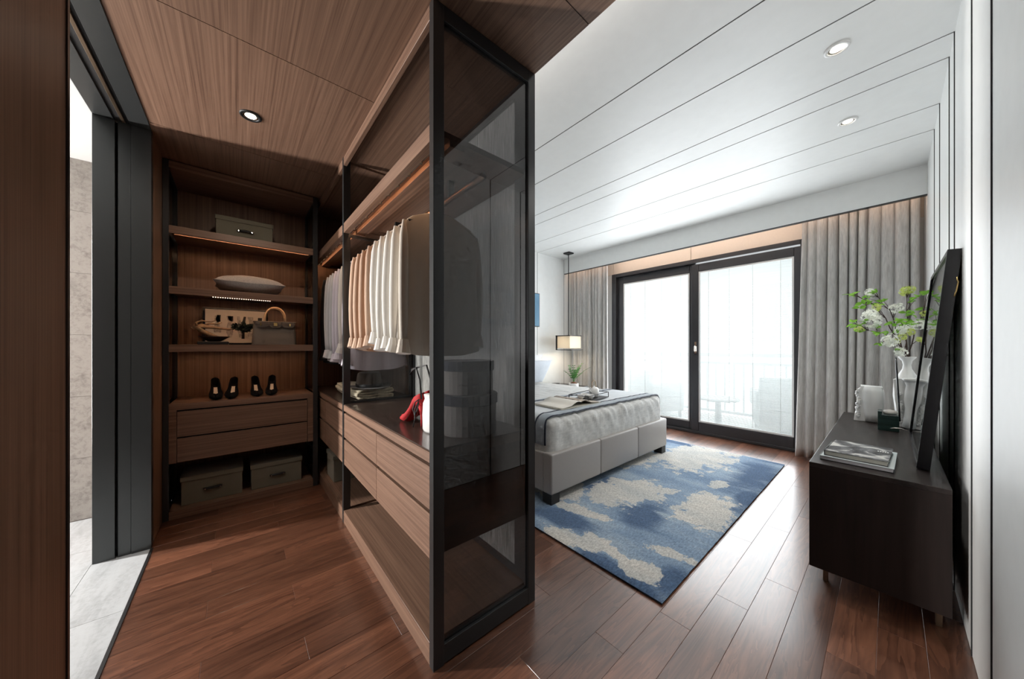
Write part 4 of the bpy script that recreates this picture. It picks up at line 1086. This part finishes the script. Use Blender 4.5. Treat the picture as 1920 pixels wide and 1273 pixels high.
for i in range(15):
    az = rnd.uniform(0, 2 * PI); ln = rnd.uniform(0.16, 0.30); lean = rnd.uniform(0.3, 0.9)
    pts = []
    for q in range(7):
        t = q / 6; rad = ln * lean * t ** 1.3
        pts.append(Vector((-3.22 + rad * math.cos(az), 4.02 + rad * math.sin(az), 0.63 + ln * 1.15 * (t - 0.28 * t * t * lean))))
    MB().tube(pts, 0.0022, 5).build('frond_stem', 'leaf_fern', pp)
    for q in range(2, 7):
        for sg in (-1, 1):
            d = (pts[q] - pts[q - 1]).normalized(); sd = d.cross(Vector((0, 0, 1))).normalized() * sg
            a = pts[q]; w = 0.030; tip = a + sd * w + d * 0.014 + Vector((0, 0, rnd.uniform(-0.01, 0.004)))
            leaf.add([a, a + sd * w * 0.45 + d * 0.016, tip, a + sd * w * 0.45 - d * 0.006], [(0, 1, 2, 3)])
leaf.build('leaflets', 'leaf_fern', pp, kind='stuff')
o = bx(-3.62, -3.32, 3.80, 4.00, 0.5555, 0.578).build('nightstand_book', 'teal', None, origin=(-3.47, 3.9, 0.5555), bevel=0.002)
tag(o, 'thin pale teal book on the nightstand by the fern', 'book')
o = MB().lathe([(0.03, 0.5785), (0.05, 0.581), (0.085, 0.604), (0.078, 0.602), (0.0, 0.586)], -3.47, 3.88, 20, sx=0.7, caps=False).build('dark_dish', 'black', None, origin=(-3.47, 3.88, 0.5785), smooth=True)
tag(o, 'small black boat-shaped dish lying on the teal book', 'dish')

# pendant lamp
pl = thing('pendant_lamp', 'square linen pendant lamp on a long black rod over the nightstand', 'lamp', (-3.44, 4.16, ZB - 0.02))
bx(-3.50, -3.38, 4.10, 4.22, ZB - 0.020, ZB - 0.0005).build('ceiling_plate', 'black', pl)
MB().tube([(-3.44, 4.16, ZB - 0.02), (-3.44, 4.16, 1.37)], 0.0075, 8).build('rod', 'black', pl)
bx(-3.59, -3.29, 4.01, 4.31, 1.362, 1.376).build('top_plate', 'black', pl)
m = MB()
m.box(-3.565, -3.545, 3.985, 4.005, 1.135, 1.376); m.box(-3.565, -3.25, 3.985, 4.000, 1.135, 1.146); m.box(-3.27, -3.25, 3.985, 4.29, 1.135, 1.146)
m.box(-3.565, -3.545, 3.985, 4.02, 1.362, 1.376)
m.build('arm_frame', 'black', pl)
m = MB(); a0, a1, b0, b1, z0, z1 = -3.58, -3.30, 4.02, 4.30, 1.165, 1.362
m.add([(a0,b0,z0),(a1,b0,z0),(a1,b1,z0),(a0,b1,z0),(a0,b0,z1),(a1,b0,z1),(a1,b1,z1),(a0,b1,z1)], [(0,1,5,4),(1,2,6,5),(2,3,7,6),(3,0,4,7)])
m.build('shade', 'shade_linen', pl, solid=0.003)
MB().lathe([(0.0, 1.22), (0.03, 1.235), (0.036, 1.26), (0.028, 1.29), (0.012, 1.31), (0.0, 1.312)], -3.44, 4.16, 14, caps=False).build('bulb', 'lamp_white', pl, smooth=True)
lt = bpy.data.lights.new('pendant_light', 'POINT'); lt.energy = 15; lt.color = (1, 0.80, 0.58); lt.shadow_soft_size = 0.05
lo = bpy.data.objects.new('pendant_light', lt); col.objects.link(lo); lo.location = (0, 0, -1.46); lo.parent = pl

# ------------------------------------------------------------------ downlights
def downlight(x, y, z, rim, label, power, colr=(1, 0.86, 0.70), r=0.047, tilt=0):
    d = thing('downlight', label, 'downlight', (x, y, z), 'recessed downlights')
    MB().lathe([(r * 0.72, z - 0.001), (r * 0.74, z - 0.007), (r, z - 0.007), (r + 0.003, z - 0.004), (r + 0.003, z)], x, y, 28, caps=False).build('rim', rim, d, smooth=True)
    MB().lathe([(r * 0.73, z - 0.004), (r * 0.56, z - 0.0022), (0.0, z - 0.0021)], x, y, 24, caps=False).build('reflector', 'chrome', d, smooth=True)
    MB().lathe([(0.0, z - 0.0052), (r * 0.48, z - 0.0045), (r * 0.54, z - 0.0022)], x, y, 24, caps=False).build('lens', 'lamp_white', d, smooth=True)
    l = bpy.data.lights.new('downlight_beam', 'SPOT'); l.energy = power; l.color = colr; l.spot_size = R(120); l.spot_blend = 0.8; l.shadow_soft_size = 0.04
    o = bpy.data.objects.new('downlight_beam', l); col.objects.link(o); o.parent = d; o.location = (0, 0, -0.02); o.rotation_euler = (0, R(tilt), 0)
downlight(-2.313, 0.057, ZC, 'black', 'black rimmed downlight in the timber closet ceiling', 17, tilt=32)
downlight(-0.55, 0.0, ZC, 'black', 'unseen black rimmed downlight added above the entry as fill light', 10)  # out of view, added as fill for the near panel and the shirts
downlight(-0.178, 2.36, ZB, 'ceramic_white', 'white rimmed bedroom ceiling downlight, the larger and nearer of the two in view', 46, (1, 0.94, 0.87), tilt=30)
downlight(-0.187, 3.18, ZB, 'ceramic_white', 'white rimmed bedroom ceiling downlight, the smaller one nearer the window', 46, (1, 0.94, 0.87), tilt=30)

# ------------------------------------------------------------------ curtains
def curtain(x0, x1, n, seed, label, gather=0.0):
    rnd = random.Random(seed)
    offs = [rnd.uniform(-0.35, 0.35) for _ in range(n + 2)]
    amps = [rnd.uniform(0.45, 1.45) for _ in range(n + 2)]
    nu = n * 12
    def fn(u, v):
        z = 2.70 - 2.685 * v
        q = u * n; i = int(min(q, n - 0.001)); t = q - i
        o_ = offs[i] * (1 - t) + offs[i + 1] * t
        am = (amps[i] * (1 - t) + amps[i + 1] * t) * (0.028 + 0.020 * v)
        ph = 2 * PI * (q + o_ * (0.7 + 0.9 * v))
        x = x0 + (x1 - x0) * u + 0.012 * math.sin(ph * 1.0 + 0.8) * (1 - 0.3 * v)
        y = 4.615 + am * math.sin(ph) + 0.010 * math.sin(2.7 * q + 3 * v) + 0.007 * math.sin(2 * ph + 1.3 * i)
        x += gather * v * (1 - u) * 1.0
        return (x, y, z)
    o = MB().grid(fn, nu, 26).build('curtain', 'curtain', None, origin=((x0 + x1) / 2, 4.62, 0.015), smooth=True, solid=0.004)
    tag(o, label, 'curtain', 'full-length grey curtains')
curtain(-0.60, 0.165, 10, 4, 'full-length grey pleated curtain to the right of the window', -0.055)
curtain(-3.71, -2.985, 11, 9, 'full-length grey pleated curtain to the left of the window, behind the nightstand', 0.0)

# ------------------------------------------------------------------ rug
RX0, RX1, RY0, RY1 = -2.75, -0.683, 1.495, 4.190
rug_mat((RX0 + RX1) / 2, (RY0 + RY1) / 2)
rg = thing('area_rug', 'large blue and beige abstract wool rug under the foot of the bed', 'rug', ((RX0 + RX1) / 2, (RY0 + RY1) / 2, 0))
m = MB(); nx, ny = 120, 150
def rugtop(u, v):
    x = RX0 + (RX1 - RX0) * u; y = RY0 + (RY1 - RY0) * v
    e = min(u, 1 - u) * (RX1 - RX0); f = min(v, 1 - v) * (RY1 - RY0); d = min(e, f)
    z = 0.015 - 0.005 * max(0, 1 - d / 0.02)
    return (x + 0.002 * noise.noise(Vector((x * 30, y * 30, 0))), y + 0.002 * noise.noise(Vector((x * 30, y * 30, 5))), z + 0.0007 * noise.noise(Vector((x * 45, y * 45, 1))))
m.grid(rugtop, nx, ny)
m.build('pile', 'rug_wool', rg, smooth=True)
bx(RX0 + 0.003, RX1 - 0.003, RY0 + 0.003, RY1 - 0.003, 0.0005, 0.0092).build('backing', 'navy', rg)

# ------------------------------------------------------------------ sideboard
SX0, SX1, SYa, SYb, SZ0, SZ1 = -0.263, 0.164, 2.190, 4.080, 0.100, 0.620
sb = thing('sideboard', 'long low black-stained wooden sideboard on slim metal legs by the right wall', 'sideboard', (-0.05, 3.13, 0))
bx(SX0, SX1, SYa, SYb, SZ1 - 0.022, SZ1).build('top', 'ebony', sb, bevel=0.0012)
bx(SX0 + 0.0, SX1, SYa, SYa + 0.022, SZ0, SZ1 - 0.022).build('side_panel', 'ebony_z', sb, bevel=0.0012)
bx(SX0 + 0.0, SX1, SYb - 0.022, SYb, SZ0, SZ1 - 0.022).build('side_panel', 'ebony_z', sb, bevel=0.0012)
bx(SX0 + 0.02, SX1, SYa + 0.022, SYb - 0.022, SZ0, SZ1 - 0.022).build('carcass', 'ebony_z', sb)
for i in range(4):
    a = SYa + 0.025 + i * (SYb - SYa - 0.05) / 4; b = a + (SYb - SYa - 0.05) / 4
    bx(SX0, SX0 + 0.019, a + 0.002, b - 0.002, SZ0 + 0.004, SZ1 - 0.026).build('door', 'ebony_z', sb, bevel=0.001)
for xx in (-0.222, 0.128):
    for yy in (2.285, 3.96): bx(xx, xx + 0.018, yy, yy + 0.024, 0.0, SZ0).build('leg', 'bronze', sb, bevel=0.001)

def book(x0, x1, y0, y1, z0, z1, rz, cov, edge, label, ct=0.0025):
    cx, cy = (x0 + x1) / 2, (y0 + y1) / 2
    t = thing('coffee_table_book', label, 'book', (cx, cy, z0), 'books on the sideboard')
    hx, hy = (x1 - x0) / 2, (y1 - y0) / 2; Mx = TR(cx, cy, 0, R(rz))
    bx(-hx, hx, -hy, hy, z1 - ct, z1).move(Mx).build('front_cover', cov, t, bevel=0.0008)
    bx(-hx, hx, -hy, hy, z0, z0 + ct).move(Mx).build('back_cover', 'black' if cov != 'cover_photo' else cov, t, bevel=0.0008)
    bx(-hx, -hx + 0.003, -hy, hy, z0, z1).move(Mx).build('spine', cov, t)
    bx(-hx + 0.003, hx - 0.004, -hy + 0.004, hy - 0.004, z0 + ct, z1 - ct).move(Mx).build('pages', edge, t)
    return t, Mx
book(-0.228, 0.020, 2.275, 2.640, 0.6205, 0.641, -2, 'cover_silver', 'page_edge_white', 'large silver-grey book at the bottom of the sideboard stack')
t, Mx = book(-0.212, 0.004, 2.292, 2.600, 0.6415, 0.666, -3, 'cover_photo', 'page_edge', 'book with a black-and-white photo cover on top of the stack')
m = MB()
for i in range(5): m.box(0.062 + 0.008 * i, 0.067 + 0.008 * i, 0.030, 0.046, 0.6662, 0.6664)
m.box(0.068, 0.094, 0.054, 0.058, 0.6662, 0.6664); m.box(0.074, 0.090, 0.064, 0.068, 0.6662, 0.6664)
m.move(Mx).build('cover_marks', 'ceramic_white', t)

# carved plaster pieces
def plaster_slab(outline, y0, y1, name, label, cx, vase=None):
    t = thing(name, label, 'sculpture', (cx, (y0 + y1) / 2, SZ1), 'white carved plaster pieces')
    rnd = random.Random(len(outline))
    MB().prism(outline, lambda u, v, s: (u + 0.004 * math.sin(v * 60 + s * 20), s, v), y0, y1).build('slab', 'plaster_block', t, bevel=0.002)
    if vase:
        prof, vx, vy = vase
        MB().lathe(prof, vx, vy, 28).build('vase_relief', 'ceramic_white', t, smooth=True)
    m = MB()
    for i in range(14):   # broken edge along the cut
        k = i / 13; u = outline[0][0] + 0.012 + rnd.uniform(0, 0.016); v = 0.66 + 0.20 * k
        s = rnd.uniform(0.006, 0.013); y = y0 - 0.001
        q = [(u + s * math.cos(a) * rnd.uniform(0.6, 1.2), y - rnd.uniform(0.004, 0.012), v + s * math.sin(a) * rnd.uniform(0.6, 1.2)) for a in (0, 1.3, 2.6, 3.9, 5.1)]
        w = [(a_ * 1.0, y + 0.004, c_) for a_, b_, c_ in [(u + s * 1.3 * math.cos(a), 0, v + s * 1.3 * math.sin(a)) for a in (0, 1.3, 2.6, 3.9, 5.1)]]
        m.add(q + w, [(0, 1, 2, 3, 4)] + [(j, j + 5, (j + 1) % 5 + 5, (j + 1) % 5) for j in range(5)])
    m.build('broken_edge', 'plaster_block', t)
    return t
vp = [(0.030, 0.6201), (0.036, 0.63), (0.052, 0.72), (0.057, 0.80), (0.050, 0.85), (0.040, 0.885), (0.043, 0.896), (0.036, 0.896), (0.03, 0.86)]
plaster_slab([(-0.180, 0.6205), (-0.035, 0.6205), (-0.035, 0.888), (-0.148, 0.893), (-0.152, 0.872), (-0.164, 0.866), (-0.160, 0.80), (-0.166, 0.762), (-0.162, 0.735), (-0.174, 0.712), (-0.172, 0.69), (-0.181, 0.672)],
             3.68, 3.80, 'plaster_sculpture', 'white carved plaster block left of the green stand', -0.10,
             ([(0.046, 0.625), (0.050, 0.68), (0.062, 0.78), (0.060, 0.85), (0.050, 0.890), (0.044, 0.890)], -0.085, 3.705))
vr = [(0.034, 0.6205), (0.040, 0.63), (0.030, 0.70), (0.024, 0.76), (0.030, 0.82), (0.026, 0.88), (0.020, 0.92), (0.030, 0.955), (0.042, 0.968), (0.038, 0.968), (0.02, 0.93)]
plaster_slab([(0.030, 0.6205), (0.160, 0.6205), (0.160, 0.985), (0.128, 0.985), (0.118, 0.972), (0.040, 0.965), (0.020, 0.958), (0.017, 0.90), (0.026, 0.85), (0.022, 0.80), (0.036, 0.75), (0.030, 0.70)],
             3.63, 3.70, 'plaster_sculpture', 'white carved plaster block with a vase form, right of the green stand', 0.09, (vr, 0.095, 3.605))
va = thing('tall_vase', 'white vase with a narrow neck and flared lip holding blossom branches', 'vase', (0.084, 3.80, SZ1))
MB().lathe([(0.040, 0.6205), (0.046, 0.625), (0.060, 0.72), (0.070, 0.83), (0.066, 0.92), (0.045, 0.985), (0.024, 1.03), (0.020, 1.06), (0.026, 1.09), (0.044, 1.115), (0.046, 1.122), (0.042, 1.121), (0.020, 1.085), (0.015, 1.05), (0.03, 0.98), (0.0, 0.95)], 0.084, 3.80, 32, caps=False).build('body', 'ceramic_white', va, smooth=True)

gs = thing('glass_sculpture', 'green marble stand holding upright glass plates and a pale stone', 'sculpture', (-0.006, 3.42, SZ1))
m = MB(); m.prism([(-0.054, 0.6205), (0.042, 0.6205), (0.042, 0.728), (-0.034, 0.728), (-0.034, 0.752), (-0.054, 0.752)], lambda u, v, s: (u, s, v), 3.385, 3.475)
m.build('marble_base', 'marble_green', gs, bevel=0.001)
def leafplate(cx, cy, z0, z1, w, lean, mat, nm, th, edge):
    n = 28; pts = [(w * math.sin(2 * PI * i / n) , (z0 + z1) / 2 - (z1 - z0) / 2 * math.cos(2 * PI * i / n)) for i in range(n)]
    MB().prism(pts, lambda u, v, s: (cx + s + lean * (v - z0), cy + u, v), -th / 2, th / 2).build(nm, mat, gs)
    if edge:
        P_ = [(cx + lean * (v - z0), cy + u, v) for u, v in pts]; P_.append(P_[0])
        MB().tube(P_, th * 0.9, 6, caps=False).build('plate_edge', edge, gs, smooth=True)
leafplate(-0.030, 3.43, 0.745, 1.04, 0.050, -0.02, 'pure_glass', 'glass_plate', 0.006, None)
leafplate(0.045, 3.43, 0.690, 1.12, 0.055, -0.04, 'pure_glass', 'glass_plate', 0.005, 'black_gloss')
MB().lathe([(0.0, 0.729), (0.030, 0.731), (0.036, 0.742), (0.028, 0.756), (0.0, 0.763)], 0.002, 3.43, 18, caps=False).build('pale_stone', 'stone_pale', gs, smooth=True)
MB().tube([(0.00, 3.375, 0.640), (0.02, 3.372, 0.648), (0.05, 3.375, 0.648), (0.075, 3.39, 0.640)], [0.002, 0.004, 0.004, 0.002], 6).build('plate_clip', 'chrome', gs, smooth=True)

# leaning black box frame
fr = thing('leaning_frame', 'deep black box frame with a glazed pale print leaning on the right wall', 'picture', (0.10, 2.88, SZ1))
FH, FD = 1.012, 0.040
an = math.atan2(0.088, FH)
Mf = Matrix.Translation((0.121, 2.43, SZ1 + 0.0035)) @ Matrix.Rotation(an, 4, 'Y')
FW = 0.905
def fbx(*a): return bx(*a).move(Mf)
fbx(-FD, 0, 0, 0.022, 0, FH).build('stile', 'black_gloss', fr, bevel=0.001)
fbx(-FD, 0, FW - 0.022, FW, 0, FH).build('stile', 'black_gloss', fr, bevel=0.001)
fbx(-FD, 0, 0.022, FW - 0.022, 0, 0.022).build('rail', 'black_gloss', fr, bevel=0.001)
fbx(-FD, 0, 0.022, FW - 0.022, FH - 0.022, FH).build('rail', 'black_gloss', fr, bevel=0.001)
fbx(-0.022, -0.004, 0.022, FW - 0.022, 0.022, FH - 0.022).build('print', 'art_pale', fr)
fbx(-0.0345, -0.032, 0.022, FW - 0.022, 0.022, FH - 0.022).build('glazing', 'pure_glass', fr)
m = MB().tube([(-0.004, -0.001, 0.800), (-0.003, -0.005, 0.815), (-0.001, -0.006, 0.822), (0.001, -0.006, 0.865), (-0.003, -0.005, 0.873), (-0.004, -0.001, 0.888)], 0.0024, 6).move(Mf)
m.build('hanging_hook', 'gold', fr, smooth=True)

# ------------------------------------------------------------------ blossom branches in the tall vase
def at36(x, z, y): # a spot read off at y = 3.6, moved to another depth
    k = y / 3.6; return Vector((x * k, y, 1.2 + (z - 1.2) * k))
def petal_mesh(seed, r, mat, nm):
    rnd = random.Random(seed); m = MB()
    for i in range(46):
        d = Vector((rnd.gauss(0, 1), rnd.gauss(0, 1), rnd.gauss(0, 0.8))).normalized()
        c = d * r * rnd.uniform(0.72, 1.0)
        t = d.cross(Vector((rnd.gauss(0, 1), rnd.gauss(0, 1), rnd.gauss(0, 1)))).normalized(); b = d.cross(t)
        for q in range(4):
            a = q * PI / 2 + 0.4; e = t * math.cos(a) + b * math.sin(a); f = t * math.cos(a + PI / 2) + b * math.sin(a + PI / 2); s = r * 0.30
            m.add([c, c + e * s * 0.6 + f * s * 0.42 + d * s * 0.1, c + e * s * 1.05 + d * s * 0.18, c + e * s * 0.6 - f * s * 0.42 + d * s * 0.1], [(0, 1, 2, 3)])
    o = m.build(nm, mat, None); me = o.data; bpy.data.objects.remove(o); return me
PM = {'w': [petal_mesh(s, 0.040, 'petal_white', 'flower') for s in (1, 2)], 'g': [petal_mesh(s, 0.034, 'petal_green', 'flower') for s in (3, 4)]}
lm = MB()
for i in range(5):
    t0, t1 = i / 5, (i + 1) / 5
    w0, w1 = 0.013 * math.sin(PI * t0 ** 0.8), 0.013 * math.sin(PI * t1 ** 0.8)
    h0, h1 = -0.010 * t0 * t0, -0.010 * t1 * t1
    lm.add([(t0 * 0.045, 0, h0), (t0 * 0.045, w0, h0 + 0.003), (t1 * 0.045, w1, h1 + 0.003), (t1 * 0.045, 0, h1), (t0 * 0.045, -w0, h0 + 0.003), (t1 * 0.045, -w1, h1 + 0.003)], [(0, 3, 2, 1), (0, 4, 5, 3)])
lo_ = lm.build('leaf', 'leaf_green', None); LEAF = lo_.data; bpy.data.objects.remove(lo_)
base = Vector((0.084, 3.80, 1.10))
branches = [
 ('blossom branch reaching farthest left with leaf tufts at its tip', (-0.195, 1.605, 3.62), [(-0.090, 1.440, 'w', 1.15), (-0.060, 1.485, 'g', 0.9)], [(-0.195, 1.607), (-0.19, 1.59), (-0.135, 1.53), (-0.145, 1.49), (-0.12, 1.52)]),
 ('blossom branch with a white head at its upper left tip', (-0.094, 1.603, 3.70), [(-0.094, 1.603, 'w', 0.75), (0.022, 1.470, 'w', 0.9), (0.045, 1.478, 'w', 0.8)], [(-0.07, 1.60), (-0.11, 1.57), (-0.10, 1.555), (-0.03, 1.53), (-0.05, 1.50)]),
 ('blossom branch with the big double white head on the left', (-0.150, 1.330, 3.55), [(-0.080, 1.385, 'w', 1.35), (-0.100, 1.425, 'w', 1.1), (-0.153, 1.326, 'g', 0.85)], [(-0.185, 1.375), (-0.16, 1.36), (-0.15, 1.31), (-0.06, 1.345), (-0.12, 1.38), (-0.06, 1.29), (-0.045, 1.30)]),
 ('low blossom branch with a wide white head above the vase lip', (-0.03, 1.245, 3.52), [(0.002, 1.238, 'w', 1.30), (0.050, 1.160, 'w', 0.95), (0.030, 1.235, 'g', 0.7)], [(-0.04, 1.22), (0.03, 1.17), (-0.01, 1.30), (0.01, 1.37)]),
 ('blossom branch with a yellow-green head highest on the right', (0.080, 1.594, 3.75), [(0.070, 1.590, 'g', 1.15), (0.096, 1.598, 'g', 0.9)], [(0.115, 1.52), (0.125, 1.535), (0.09, 1.43), (0.075, 1.435), (0.10, 1.42)]),
 ('blossom branch leaning right towards the leaning frame', (0.160, 1.430, 3.78), [(0.158, 1.424, 'g', 0.8), (0.128, 1.350, 'w', 0.95), (0.140, 1.243, 'g', 0.8)], [(0.165, 1.56), (0.175, 1.565), (0.15, 1.46), (0.11, 1.37), (0.09, 1.345)]),
 ('short central blossom branch with crowded white and green heads', (0.060, 1.330, 3.62), [(0.055, 1.320, 'w', 1.0), (0.080, 1.325, 'w', 0.85), (0.095, 1.300, 'g', 0.8), (0.060, 1.268, 'g', 0.8)], [(0.03, 1.36), (0.05, 1.38), (0.08, 1.37), (0.04, 1.31), (0.09, 1.35)]),
]
rnd = random.Random(21)
for lab, tip, fls, lvs in branches:
    t = thing('blossom_branch', lab, 'branch', tuple(base), 'blossom branches in the tall vase')
    T = at36(*tip)
    pts = []
    for i in range(9):
        s = i / 8
        p = base.lerp(T, s); p.z += 0.10 * math.sin(PI * s) * (0.4 + 0.5 * abs(T.x - base.x)); p.x += (base.x - p.x) * 0.25 * math.sin(PI * s)
        p += Vector((rnd.uniform(-1, 1), rnd.uniform(-1, 1), rnd.uniform(-1, 1))) * 0.006 * (1 if 0 < i < 8 else 0)
        pts.append(p)
    pts[0] = base + Vector((rnd.uniform(-0.008, 0.008), rnd.uniform(-0.008, 0.008), -0.05))
    MB().tube(pts, [0.0045 - 0.0032 * i / 8 for i in range(9)], 7).build('stem', 'twig', t, smooth=True)
    def twig_to(q):
        d = min(range(1, 9), key=lambda i: (pts[i] - q).length + 0.004 * i); a = pts[max(0, d - 1)]
        if (a - q).length > 0.012:
            mid = a.lerp(q, 0.5) + Vector((0, 0, 0.008))
            MB().tube([a, mid, q], [0.0024, 0.0018, 0.0012], 5).build('twig', 'twig', t, smooth=True)
    for x, z, kd, sc_ in fls:
        q = at36(x, z, tip[2] + rnd.uniform(-0.04, 0.04))
        twig_to(q)
        o = bpy.data.objects.new('flower_head', PM[kd][rnd.randint(0, 1)]); col.objects.link(o); o.parent = t
        o.location = q - base; o.rotation_euler = (rnd.uniform(0, 6), rnd.uniform(0, 6), rnd.uniform(0, 6)); o.scale = (sc_, sc_, sc_ * 0.85)
    for x, z in lvs:
        q0 = at36(x, z, tip[2] + rnd.uniform(-0.05, 0.03))
        twig_to(q0)
        for r_ in range(3):
            o = bpy.data.objects.new('leaf', LEAF); col.objects.link(o); o.parent = t
            o.location = q0 - base + Vector((rnd.uniform(-1, 1), rnd.uniform(-1, 1), rnd.uniform(-1, 1))) * 0.008
            o.rotation_euler = (rnd.uniform(-1.2, 1.2), rnd.uniform(-0.9, 0.5), rnd.uniform(0, 6.28)); s_ = rnd.uniform(0.75, 1.15); o.scale = (s_, s_, s_)
